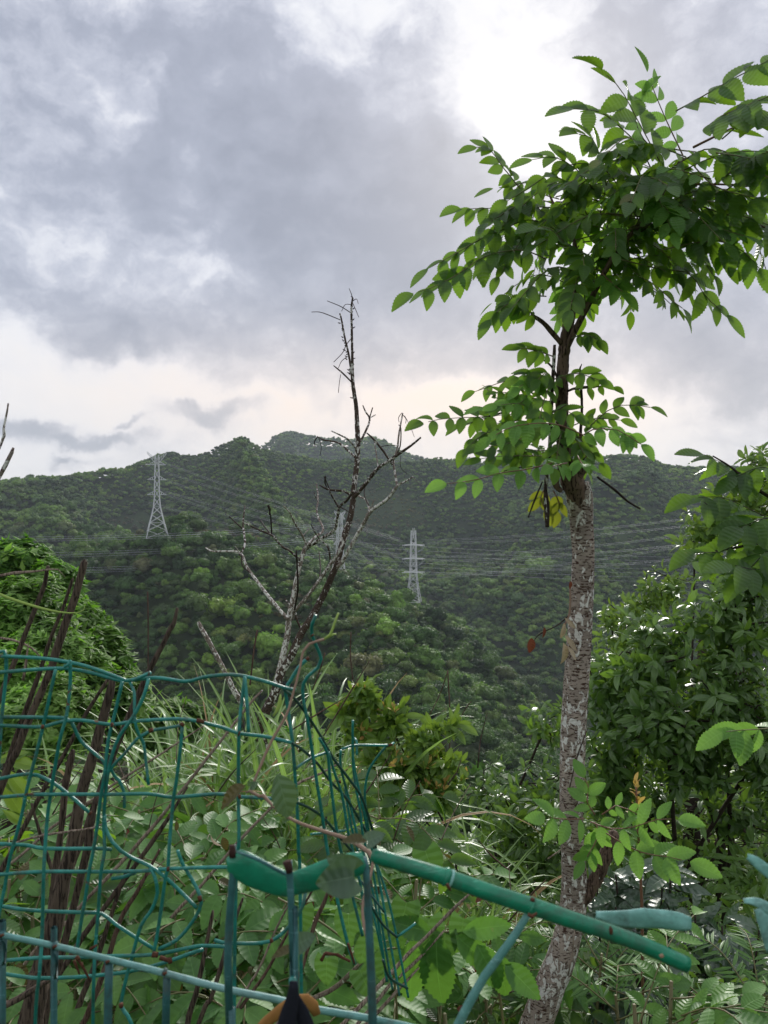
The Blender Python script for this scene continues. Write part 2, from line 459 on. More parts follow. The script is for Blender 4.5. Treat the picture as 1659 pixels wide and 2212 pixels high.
def px_tube(name, pts, d, material, parent=None, sides=8, step=None, rough=0., flat=1., d1=None, wob=0., ret=False):
    """tube through picture points (x, y, width in px) at distance d (to d1 at the far end)"""
    n = len(pts); w = []
    W = []
    L = np.cumsum([0] + [math.hypot(pts[i + 1][0] - pts[i][0], pts[i + 1][1] - pts[i][1]) for i in range(n - 1)]); L = L / L[-1]
    for i, p in enumerate(pts):
        dd = p[3] if len(p) > 3 else (d if d1 is None else d + (d1 - d) * L[i])
        W.append(P(p[0], p[1], dd)); w.append(p[2] * .5 * dd / F)
    W, w = catmull(W, w, step or d * .012)
    if wob:
        W = W + np.cumsum(NR.normal(0, wob, W.shape), 0) * np.sin(np.linspace(0, math.pi, len(W)))[:, None]
    V, Q = tube_arr(W, w, sides, flat, rough)
    if ret: return V, Q, W
    me = mesh_np(name, V, Q, material)
    return link(name, me, parent)


def leaf_arr(W=.42, teeth=10, fold=.12, curl=.35, p=.85, q=.8, tooth=.06, cols=2, skew=0., wave=0.):
    rows = teeth * 2 + 1 if teeth else 8
    t = np.linspace(0, 1, rows)
    w = W / 2 * np.sin(np.pi * np.clip(t, .004, .992) ** p) ** q
    if teeth:
        z = (np.arange(rows) % 2 == 1) * 1.0
        w = w * (1 + tooth * 2.2 * (z - .5))
    w[0] = .006; w[-1] = .004
    us = np.array([-1, 0, 1.]) if cols == 2 else np.array([-1, -.5, 0, .5, 1.])
    ang = curl * t
    yc = np.cumsum(np.concatenate([[0], np.diff(t) * np.cos(curl * (t[1:] * 1.6))]))
    zc = -np.cumsum(np.concatenate([[0], np.diff(t) * np.sin(curl * (t[1:] * 1.6))]))
    V = []; UV = []
    for i in range(rows):
        for u in us:
            x = u * w[i] + skew * math.sin(t[i] * math.pi)
            zf = fold * abs(u) * w[i] * 2 + wave * math.sin(t[i] * 9 + u * 1.5) * abs(u)
            # serrations point towards the tip
            y = yc[i] + (abs(u) == 1) * (.018 if (teeth and i % 2 == 1) else 0)
            V.append((x, y, zc[i] + zf)); UV.append((u, t[i]))
    k = len(us)
    Q = []
    for i in range(rows - 1):
        for j in range(k - 1):
            Q.append((i * k + j, i * k + j + 1, (i + 1) * k + j + 1, (i + 1) * k + j))
    return np.array(V), np.array(Q), np.array(UV)


def heart_arr():
    t = np.linspace(0, 1, 12); V = []; UV = []; Q = []
    for i, a in enumerate(t):
        w = .46 * (math.sin(math.pi * min(1, a * .9 + .1) ** .62) ** .8) * (1 if a < .98 else .05)
        for u in (-1, -.5, 0, .5, 1):
            back = -.16 * (1 - a) ** 3 * (abs(u) ** 1.2) * 1.3
            V.append((u * w, a + back, .13 * abs(u) * w * 2 - .25 * a * a + .02 * math.sin(a * 11 + u * 3))); UV.append((u, a))
    for i in range(11):
        for j in range(4):
            Q.append((i * 5 + j, i * 5 + j + 1, (i + 1) * 5 + j + 1, (i + 1) * 5 + j))
    return np.array(V), np.array(Q), np.array(UV)


class Kind:
    def __init__(s, name, mt, arrs):
        s.name = name; s.mat = mt; s.arrs = arrs
        s.me = [mesh_np(name, a[0], a[1], mt, a[2]) for a in arrs]


def variants(n, **kw):
    out = []
    for i in range(n):
        k = dict(kw)
        k['curl'] = kw.get('curl', .35) * R.uniform(.2, 1.7); k['fold'] = kw.get('fold', .12) * R.uniform(.5, 1.8)
        k['W'] = kw.get('W', .42) * R.uniform(.88, 1.12); k['skew'] = R.uniform(-.03, .03)
        k['wave'] = kw.get('wave', .0) * R.uniform(.3, 1.4)
        out.append(leaf_arr(**k))
    return out


ash_v = variants(8, W=.49, teeth=11, curl=.4, fold=.14)
sum_v = variants(5, W=.46, teeth=12, curl=.35, fold=.16, wave=.012)
lan_v = variants(5, W=.32, teeth=0, curl=.55, fold=.22, p=.95)
obo_v = variants(4, W=.34, teeth=0, curl=.5, fold=.2, p=1.25)
long_v = variants(4, W=.3, teeth=0, curl=.45, fold=.2, p=.95, wave=.015)
K = {
    'ash': Kind('leaflet', M['ash'], ash_v), 'ash_young': Kind('leaflet', M['ash_young'], ash_v),
    'ash_yellow': Kind('leaflet', M['ash_yellow'], ash_v[:3]),
    'sumac': Kind('leaflet', M['sumac'], sum_v), 'herb': Kind('leaflet', M['herb'], sum_v + ash_v[:3]), 'glossy': Kind('leaf', M['glossy'], lan_v + obo_v),
    'glossy_dark': Kind('leaf', M['glossy_dark'], long_v), 'shrub': Kind('leaf', M['shrubleaf'], obo_v),
    'tip': Kind('young_leaf', M['tip'], obo_v[:2]), 'heart': Kind('leaf', M['heart'], [heart_arr()]),
    'near': Kind('leaf', M['nearleaf'], [heart_arr()]), 'nearlong': Kind('leaf', M['nearleaf'], ash_v[:2]),
    'olive': Kind('leaf', M['olive'], ash_v[:3]),
    'dry': Kind('dry_leaf', M['dryleaf'], lan_v[:3]), 'red': Kind('withered_leaf', M['deadred'], ash_v[:2]),
    'fern': Kind('leaflet', M['fern'], variants(2, W=.17, teeth=0, curl=.3)),
    'grass': None,
}


def blade_arr(bend, wid, L=1., twist=0.):
    n = 13; t = np.linspace(0, 1, n)
    ang = bend * t ** 1.5
    x = np.cumsum(np.concatenate([[0], np.sin((ang[1:] + ang[:-1]) / 2) / (n - 1)]))
    z = np.cumsum(np.concatenate([[0], np.cos((ang[1:] + ang[:-1]) / 2) / (n - 1)]))
    V = []; UV = []; Q = []
    for i in range(n):
        w = wid * (1 - t[i] ** 2.2) ** .9 * (.5 + .5 * min(1, t[i] * 4)) + .0008
        tw = twist * t[i]
        for u in (-1, 0, 1):
            V.append((x[i] + math.sin(tw) * u * w + (abs(u) * w * .35) * -math.cos(ang[i]), u * w * math.cos(tw), z[i] + abs(u) * w * .35 * math.sin(ang[i])))
            UV.append((u, t[i]))
    for i in range(n - 1):
        for j in range(2):
            Q.append((i * 3 + j, i * 3 + j + 1, i * 3 + j + 4, i * 3 + j + 3))
    return np.array(V), np.array(Q), np.array(UV)


bl = [blade_arr(R.uniform(.7, 3.2), R.uniform(.0095, .015), 1, R.uniform(-1.3, 1.3)) for _ in range(16)]
K['grass'] = Kind('blade', M['grass'], bl)
K['grass_dry'] = Kind('dry_blade', M['grass_dry'], bl[:5])


def basis(pos, T, N, s):
    T = T.normalized(); X = T.cross(N)
    if X.length < 1e-4: X = T.orthogonal()
    X.normalize(); Z = X.cross(T)
    return Matrix(((X.x * s, T.x * s, Z.x * s, pos.x), (X.y * s, T.y * s, Z.y * s, pos.y), (X.z * s, T.z * s, Z.z * s, pos.z), (0, 0, 0, 1)))


class Plant:
    """one plant: an empty at its foot; leaves collected and built at the end, the 300 largest in view as parts of their own"""
    def __init__(s, name, label, cat, loc, group=None):
        s.root = thing(name, label, cat, loc, group); s.lv = []; s.tb = []; s.cur = None

    def leaf(s, kind, pos, T, N, size, v=None):
        k = K[kind]
        s.lv.append((kind, R.randrange(len(k.me)) if v is None else v, basis(pos, T, N, size), size / max(.2, pos.length), s.cur))

    def stalk(s, pts, r0, r1, name='leaf_stalk', mt=None, sides=5):
        pts = [tuple(p) for p in pts]
        V, Q = tube_arr(pts, np.linspace(r0, r1, len(pts)), sides)
        s.tb.append((name, V, Q, mt or M['stem']))

    def finish(s, limit=300, stuffname='leaves'):
        # stalks and twigs: up to 300 parts of a name, else joined
        groups = {}; made = {}
        for i, t in enumerate(s.tb): groups.setdefault((t[0], t[3].name), []).append((i, t))
        for (nm, _), lst in groups.items():
            if len(lst) <= 300:
                for i, t in lst: made[i] = link(nm, mesh_np(nm, t[1], t[2], t[3]), s.root)
            else:
                V, Q = join_arr([(t[1], t[2]) for _, t in lst])
                ob = link(nm, mesh_np(nm, V, Q, lst[0][1][3]), s.root); ob['kind'] = 'stuff'
        s.lv.sort(key=lambda a: -a[3])
        big, rest = s.lv[:limit], s.lv[limit:]
        for L in big:
            link(K[L[0]].name, K[L[0]].me[L[1]], made.get(L[4] if len(L) > 4 else None, s.root), L[2])
        by = {}
        for L in rest: by.setdefault(L[0], []).append((L[1], L[2]))
        for kind, lst in by.items():
            vs, qs, us, rn, o = [], [], [], [], 0
            for v, m4 in lst:
                a = K[kind].arrs[v]; mm = np.array(m4)
                vs.append(a[0] @ mm[:3, :3].T + mm[:3, 3]); qs.append(a[1] + o); us.append(a[2]); o += len(a[0])
                rn.append(np.full(len(a[0]), R.random()))
            ob = link(stuffname, mesh_np(stuffname, np.vstack(vs), np.vstack(qs), K[kind].mat, np.vstack(us), np.concatenate(rn)), s.root)
            ob['kind'] = 'stuff'
        return s.root


def rv(s=1.):
    return Vector((R.gauss(0, s), R.gauss(0, s), R.gauss(0, s)))


def frond(pl, pts, kind, n, L, N, ang=62, droop=.25, t0=.12, term=True, jit=.14, stalk_mt=None, r=.0016, prof=.35, one=0):
    """pinnate leaf along world points; n pairs of leaflets of length L"""
    c, _ = catmull(pts, [0] * len(pts), .012)
    pl.stalk(c[::2] if len(c) > 6 else c, r, r * .5, 'compound_leaf', stalk_mt); pl.cur = len(pl.tb) - 1
    c = [Vector(p) for p in c]; m = len(c) - 1
    N = Vector(N).normalized()
    for i in range(n):
        t = t0 + (1 - t0) * (i + .3) / n
        idx = min(m, int(t * m)); p = c[idx]
        T = (c[min(m, idx + 1)] - c[max(0, idx - 1)]).normalized()
        S = T.cross(N).normalized(); Nn = S.cross(T)
        sz = L * (1 - prof * abs(t - .6) / .6)
        for sg in ((-1, 1) if not one else (one,)):
            if R.random() < .04: continue
            a = rad(ang + R.uniform(-9, 9) - 18 * t)
            d = T * math.cos(a) + S * (sg * math.sin(a)) + rv(jit * .6)
            d.z -= droop * R.uniform(.5, 1.5)
            pl.leaf(kind, p, d, Nn + rv(jit * 1.6) + S * (-sg * .15), sz * R.uniform(.86, 1.12))
    if term:
        T = (c[-1] - c[-2]).normalized(); T.z -= droop * .4
        pl.leaf(kind, c[-1], T, N + rv(jit), L * .95)
    pl.cur = None


def pfrond(pl, pp, d0, d1, kind, n, L, N=None, **kw):
    """frond through picture points, distance going d0 -> d1"""
    m = len(pp) - 1
    pts = [tuple(P(x, y, d0 + (d1 - d0) * i / m)) for i, (x, y) in enumerate(pp)]
    frond(pl, pts, kind, n, L * (d0 + d1) / 2 / F, N or (R.uniform(-.25, .25), -.8, .62), **kw)


def rosette(pl, pos, axis, kind, n, L, spread=1.15, droop=.2):
    axis = axis.normalized(); a0 = R.random() * 6.28
    X = axis.orthogonal().normalized(); Y = axis.cross(X)
    gap = L * R.uniform(.05, .22)
    for i in range(n):
        a = a0 + i * 2.4 + R.uniform(-.5, .5)
        rdir = X * math.cos(a) + Y * math.sin(a)
        sp = spread * (.45 + .75 * i / n) * R.uniform(.75, 1.2)
        d = axis * math.cos(sp) + rdir * math.sin(sp); d.z -= droop * R.uniform(.3, 2.4) * (.4 + i / n)
        pl.leaf(kind, pos - axis * gap * i + rv(.003), d, axis * math.sin(sp) - rdir * math.cos(sp) + rv(.28), L * R.uniform(.55, 1.2))

# ---------------------------------------------------------------- terrain
_lat = NR.uniform(-1, 1, (256, 256))


def vnoise(x, y):
    xi = np.floor(x).astype(int); yi = np.floor(y).astype(int)
    fx = x - xi; fy = y - yi; fx = fx * fx * (3 - 2 * fx); fy = fy * fy * (3 - 2 * fy)
    g = lambda a, b: _lat[a & 255, b & 255]
    return (g(xi, yi) * (1 - fx) + g(xi + 1, yi) * fx) * (1 - fy) + (g(xi, yi + 1) * (1 - fx) + g(xi + 1, yi + 1) * fx) * fy


def fbm(x, y, o=4):
    s = 0
    for i in range(o): s = s + vnoise(x * 2 ** i + 17 * i, y * 2 ** i - 9 * i) * .5 ** i
    return s


RX = [-900, -200, 0, 100, 180, 250, 330, 390, 440, 500, 560, 650, 720, 800, 880, 950, 1020, 1080, 1150, 1250, 1400, 1659, 2500]
RM = [1180, 1185, 1190, 1198, 1180, 1168, 1150, 1112, 1120, 1150, 1188, 1212, 1238, 1255, 1285, 1325, 1372, 1432, 1510, 1600, 1640, 1640, 1600]
BX = [-900, -200, 0, 150, 280, 340, 400, 450, 520, 580, 640, 760, 860, 900, 940, 1000, 1100, 1200, 1290, 1330, 1400, 1450, 1500, 1560, 1659, 2500]
BM = [1050, 1036, 1032, 1024, 1003, 980, 964, 949, 943, 951, 956, 965, 975, 964, 954, 957, 972, 970, 974, 977, 984, 1001, 1006, 1003, 1003, 990]
PX = [-900, 300, 520, 580, 600, 632, 660, 700, 740, 780, 830, 860, 900, 1000, 2500]
PM = [1090, 1060, 985, 948, 932, 922, 927, 931, 935, 938, 946, 958, 975, 1000, 1060]


def height(X, Y):
    X = np.asarray(X, float); Y = np.asarray(Y, float)
    r = np.hypot(X, Y); d = np.maximum(np.maximum(Y, .6 * r), .2); u = X / d; px = u * F + CX
    z = lambda y, dd: -(y - 1106) / F * dd
    one = np.ones_like(d)
    zm = z(np.interp(px, RX, RM), 420) - 8
    zb = z(np.interp(px, BX, BM), 1150) - 9
    zp = z(np.interp(px, PX, PM), 2100) - 11
    rgt = np.clip((px - 900) / 250, 0, 1)
    z64 = z(np.interp(px, [0, 500, 900, 1150, 1250, 1659], [1215, 1250, 1330, 1455, 1500, 1500]), 640)
    zdip = zm + (z64 - zm) * .45 - 22 * (1 - rgt * .6)
    ctrl = [(.2, -1.6 * one), (1.3, -1.7 * one), (4, -3.0 * one), (10, -6.2 * one), (30, -15 * one), (70, -33 * one), (130, -62 * one),
            (190, (-80 - 6 * rgt) * one), (420, zm), (530, zdip), (640, z64), (1150, zb), (1500, zb - 90), (2100, zp), (2700, zp - 160), (4200, zp * 0 - 60)]
    out = ctrl[0][1].copy()
    for (d0, z0), (d1, z1) in zip(ctrl[:-1], ctrl[1:]):
        t = np.clip((d - d0) / (d1 - d0), 0, 1)
        if d0 >= 640: t = t ** .88 if d0 == 640 else t
        seg = z0 + (z1 - z0) * t
        out = np.where(d >= d0, seg, out)
    a = np.clip((d - 160) / 120, 0, 1)
    crest = np.exp(-((d - 1150) / 110) ** 2) + np.exp(-((d - 2100) / 150) ** 2) + .97 * np.exp(-((d - 420) / 70) ** 2)
    k = a * (1 - .85 * np.clip(crest, 0, 1))
    rid = 1 - np.abs(fbm(X / 170 + Y / 900 + 3.3, Y / 520 + 1.7, 2)) - .12 * np.abs(fbm(X / 45, Y / 120, 2))
    out = out + k * ((rid - .72) * np.clip(d / 1000, .12, 1) * 165 + fbm(X / 60, Y / 60, 3) * np.clip(d / 600, .3, 1) * 16)
    sb = zb / 1150 * d - np.maximum(1150 - d, 0) * .03 + 1 * fbm(X / 40, Y / 40, 2); out = np.where((d > 640) & (d < 1500), np.minimum(out, sb), out)
    sm = zm / 420 * d - np.maximum(420 - d, 0) * .03; out = np.where((d > 190) & (d < 560), np.minimum(out, sm), out)
    out = out + .25 * fbm(X / 2.5, Y / 2.5, 3) * np.clip((d - 1.5) / 4, 0, 1)
    back = np.clip(-Y / np.maximum(r, .1), 0, 1)
    zbk = -1.6 + np.clip(r - 2, 0, 250) * .22
    return out * (1 - back) + zbk * back


azs = np.concatenate([np.arange(-180, -48, 6), np.arange(-48, 48, .3), np.arange(48, 180, 6)]) * math.pi / 180
rr = np.concatenate([[.001], np.geomspace(.6, 3600, 190)])
AZ, RR = np.meshgrid(azs, rr)
TX, TY = RR * np.sin(AZ), RR * np.cos(AZ)
TZ = height(TX, TY)
nA = len(azs)
i = np.arange(len(rr) - 1)[:, None] * nA; j = np.arange(nA)[None, :]; j2 = (j + 1) % nA
TQ = np.stack([i + j2, i + j, i + nA + j, i + nA + j2], -1).reshape(-1, 4)
hill = link('hillside_ground', mesh_np('hillside_ground', np.stack([TX, TY, TZ], -1).reshape(-1, 3), TQ, M['soil']))
hill['kind'] = 'structure'


def ground_z(x, y): return float(height(np.array([x]), np.array([y]))[0])


# ---------------------------------------------------------------- forest


def quads_on(cen, nor, size, jn=.5, aspect=1.):
    """small leafy faces at cen, roughly facing nor"""
    n = len(cen)
    N = nor + NR.normal(0, jn, (n, 3)); N /= np.linalg.norm(N, axis=1)[:, None]
    A = np.cross(N, NR.normal(0, 1, (n, 3))); A /= np.linalg.norm(A, axis=1)[:, None]
    B = np.cross(N, A)
    s = size[:, None] if hasattr(size, '__len__') else size
    V = np.stack([cen + A * s * 1.1 * aspect, cen + B * s * .5 - N * s * .18, cen - A * s * 1.0 * aspect, cen - B * s * .55 - N * s * .18], 1).reshape(-1, 3)
    return V, np.arange(n * 4).reshape(-1, 4)


def crown_geo(seed, n=520, lobes=7, size=.085, flat=.75, core=True, aspect=1.):
    """unit crown: many leafy faces over uneven lobes around a dark core"""
    rg = np.random.default_rng(seed)
    L = []
    for k in range(lobes):
        a = rg.uniform(0, 6.28); r = rg.uniform(.15, .62); h = rg.uniform(-.1, .55) * flat * (1.1 - r)
        L.append((r * math.cos(a) * 1.25, r * math.sin(a), h * 1.2, rg.uniform(.18, .44)))
    L.append((0, 0, .2 * flat, .46))
    cen, nor = [], []
    w = np.array([l[3] ** 2 for l in L]); w /= w.sum()
    for (x, y, z, rad_), ww in zip(L, w):
        m = int(n * ww); v = rg.normal(0, 1, (m, 3)); v[:, 2] = np.abs(v[:, 2]) * 1.15 - .25
        v /= np.linalg.norm(v, axis=1)[:, None]
        c = np.array((x, y, z)) + v * rad_ * (1 + rg.normal(0, .06, (m, 1))) * np.array((1, 1, .85))
        c = c + rg.normal(0, .035, c.shape); cen.append(c); nor.append(v)
    V, Q = quads_on(np.vstack(cen), np.vstack(nor), size * rg.uniform(.6, 1.35, sum(len(c) for c in cen)), .45, aspect)
    if core:
        lst = [(V, Q)]
        for (x, y, z, rad_) in L:
            a = np.linspace(0, 2 * math.pi, 8)[:-1]; rings = []
            for e in (-1.2, -.5, .2, .8, 1.35):
                rings.append(np.stack([x + rad_ * .9 * math.cos(e) * np.cos(a), y + rad_ * .9 * math.cos(e) * np.sin(a), np.full(7, z + rad_ * .8 * math.sin(e))], -1))
            cv = np.vstack(rings); cq = [[r_ * 7 + k, r_ * 7 + (k + 1) % 7, (r_ + 1) * 7 + (k + 1) % 7, (r_ + 1) * 7 + k] for r_ in range(4) for k in range(7)]
            lst.append((cv, np.array(cq)))
        return join_arr(lst)
    return V, Q


def gn_scatter(name, pts, scl, rot, idx, sources, label=None):
    me = bpy.data.meshes.new(name)
    me.vertices.add(len(pts)); me.vertices.foreach_set('co', np.asarray(pts, np.float32).ravel())
    for nm, ar, ty in (('scl', scl, 'FLOAT_VECTOR'), ('rot', rot, 'FLOAT_VECTOR')):
        at = me.attributes.new(nm, ty, 'POINT'); at.data.foreach_set('vector', np.asarray(ar, np.float32).ravel())
    at = me.attributes.new('idx', 'INT', 'POINT'); at.data.foreach_set('value', np.asarray(idx, np.int32))
    col = bpy.data.collections.new(name + '_sources')
    for k, s in enumerate(sources):
        o = bpy.data.objects.new('%s_%02d' % (name, k), s); col.objects.link(o)
    ng = bpy.data.node_groups.new(name, 'GeometryNodeTree')
    ng.interface.new_socket('Geometry', in_out='INPUT', socket_type='NodeSocketGeometry')
    ng.interface.new_socket('Geometry', in_out='OUTPUT', socket_type='NodeSocketGeometry')
    N = ng.nodes.new; a = N('NodeGroupInput'); b = N('NodeGroupOutput')
    ci = N('GeometryNodeCollectionInfo'); ci.inputs[0].default_value = col
    ci.inputs['Separate Children'].default_value = True; ci.inputs['Reset Children'].default_value = True
    ip = N('GeometryNodeInstanceOnPoints'); ip.inputs['Pick Instance'].default_value = True
    lk = ng.links.new
    lk(a.outputs[0], ip.inputs['Points']); lk(ci.outputs[0], ip.inputs['Instance'])
    for nm, ty, so in (('idx', 'INT', 'Instance Index'), ('rot', 'FLOAT_VECTOR', 'Rotation'), ('scl', 'FLOAT_VECTOR', 'Scale')):
        n_ = N('GeometryNodeInputNamedAttribute'); n_.data_type = ty; n_.inputs['Name'].default_value = nm
        lk(n_.outputs[0], ip.inputs[so])
    lk(ip.outputs[0], b.inputs[0])
    o = bpy.data.objects.new(name, me); C.objects.link(o)
    md = o.modifiers.new('scatter', 'NODES'); md.node_group = ng
    o['kind'] = 'stuff'
    if label: o['label'] = label
    return o


crown_me = []
for k in range(6):
    V, Q = crown_geo(100 + k, 760, 8 + k % 4, .082, (.75, .95, .7, 1.05, .8, .6)[k])
    crown_me.append(mesh_np('crown', V, Q, M['crown'], smooth=False))
far_me = []
for k in range(4):
    V, Q = crown_geo(140 + k, 420, 7, .10, 1.0)
    far_me.append(mesh_np('far_crown', V, Q, M['crown_far'], smooth=False))
scrub_me = []
for k in range(3):
    V, Q = crown_geo(160 + k, 260, 5, .13, .8)
    scrub_me.append(mesh_np('scrub', V, Q, M['scrub'], smooth=False))

fp = []
for (d0, d1, sp) in ((95, 170, 4.6), (170, 520, 4.7), (520, 900, 4.6), (900, 1320, 5.0), (1700, 2200, 8.5)):
    xs = np.arange(-.66 * d1, .66 * d1, sp); ys = np.arange(d0, d1, sp)
    gx, gy = np.meshgrid(xs, ys); gx = gx + NR.uniform(-.45, .45, gx.shape) * sp; gy = gy + NR.uniform(-.45, .45, gy.shape) * sp
    ok = np.abs(gx / gy) < .62; gx, gy = gx[ok], gy[ok]
    fp.append(np.stack([gx, gy, np.full(len(gx), sp)], -1))
fp = np.vstack(fp)
fz = height(fp[:, 0], fp[:, 1])
# leave out what a hill hides with a wide margin
uu = np.arange(-.64, .65, .01); dd_ = np.geomspace(30, 2300, 260)
UU, DD = np.meshgrid(uu, dd_); HZ = height(UU * DD, DD); SL = np.maximum.accumulate(HZ / DD, 0)
ui = np.clip(((fp[:, 0] / fp[:, 1] + .64) / .01).astype(int), 0, len(uu) - 1)
di = np.clip(np.searchsorted(dd_, fp[:, 1]) - 1, 0, len(dd_) - 1)
vis = (fz + 16) / fp[:, 1] > SL[di, ui] - .002
fp, fz = fp[vis], fz[vis]
px = fp[:, 0] / fp[:, 1] * F + CX; py = 1106 - fz / fp[:, 1] * F
size = fp[:, 2] * NR.uniform(.45, 1.1, len(fp)) * np.where((NR.random(len(fp)) < .12) & (fp[:, 1] < 800), 1.75, 1) * np.where(fp[:, 1] > 620, np.where(fp[:, 1] > 1040, .95, 1.2), 1)
patch = np.zeros(len(fp), bool)
for (x, y, rx, ry, dmin) in ((825, 1120, 105, 62, 550), (290, 1142, 75, 26, 250), (470, 1165, 95, 24, 250), (230, 960, 120, 40, 700), (620, 1320, 70, 35, 200)):
    e = ((px - x) / rx) ** 2 + ((py - y) / ry) ** 2 + .5 * fbm(fp[:, 0] / 25, fp[:, 1] / 25, 3)
    patch |= (e < .8) & (fp[:, 1] > dmin) & (NR.random(len(fp)) < .93)
hts = size * NR.uniform(.75, 1.15, len(fp))
rotz = NR.uniform(0, 6.28, len(fp))
zpos = fz + size * np.where(fp[:, 1] > 1040, NR.uniform(.3, .7, len(fp)), NR.uniform(.1, 1.05, len(fp))) + 2.5 * (fp[:, 1] > 170)
near = (fp[:, 1] < 620) & ~patch
# the 300 crowns that show largest
cand = np.where(near & (px > -20) & (px < 1160) & (py < 1690) & (py > 1100) & (fp[:, 1] > 170))[0]
clear = (fz[cand] + 7) / fp[cand, 1] > SL[di[vis][cand], ui[vis][cand]]
cand = cand[clear]; cand = cand[np.argsort(-size[cand] / fp[cand, 1])][:300]
ind = np.zeros(len(fp), bool); ind[cand] = True


def scat(name, mask, srcs, mul=1.0, zoff=0, label=None):
    n = mask.sum()
    s = size[mask] * mul
    gn_scatter(name, np.stack([fp[mask, 0], fp[mask, 1], zpos[mask] + zoff], -1), np.stack([s, s, s * hts[mask] / size[mask]], -1),
               np.stack([NR.uniform(-.15, .15, n), NR.uniform(-.15, .15, n), rotz[mask]], -1), NR.integers(0, len(srcs), n), srcs, label)


scat('forest_canopy', near & ~ind, crown_me, label='dense evergreen woodland covering the middle hill and valley')
scat('far_forest_canopy', ~near & ~patch, far_me, label='dense woodland covering the long back ridge')
scat('hill_scrub', patch, scrub_me, .62, -3, label='brownish dry scrub in clearings on the slopes')
for k, c in enumerate(cand):
    o = bpy.data.objects.new('forest_tree', crown_me[NR.integers(0, 6)]); C.objects.link(o)
    o.location = (fp[c, 0], fp[c, 1], zpos[c]); s = size[c]
    o.scale = (s, s, hts[c]); o.rotation_euler = (0, 0, rotz[c])
    col_ = 'left of the left spur pylon' if px[c] < 330 else 'between the left spur pylon and the dead tree' if px[c] < 590 else 'behind the dead tree' if px[c] < 780 else 'below the pale looped pylon' if px[c] < 950 else 'right of the pale looped pylon'
    row_ = 'high on the middle hill' if py[c] < 1290 else 'halfway down the middle hill' if py[c] < 1420 else 'low on the middle hill'
    prop(o, 'rounded crown %s, %s' % (row_, col_), 'tree', 'evergreen crowns on the middle hill')

# ---------------------------------------------------------------- pylons and cables


def bar_arr(a, b, w):
    a = np.array(a, float); b = np.array(b, float)
    T = b - a; T /= np.linalg.norm(T); X = np.cross(T, (0, 0, 1.) if abs(T[2]) < .9 else (1., 0, 0)); X /= np.linalg.norm(X); Y = np.cross(T, X)
    h = w / 2; c = [-X * h - Y * h, X * h - Y * h, X * h + Y * h, -X * h + Y * h]
    V = np.array([a + k for k in c] + [b + k for k in c])
    return V, np.array([(0, 1, 5, 4), (1, 2, 6, 5), (2, 3, 7, 6), (3, 0, 4, 7), (3, 2, 1, 0), (4, 5, 6, 7)])


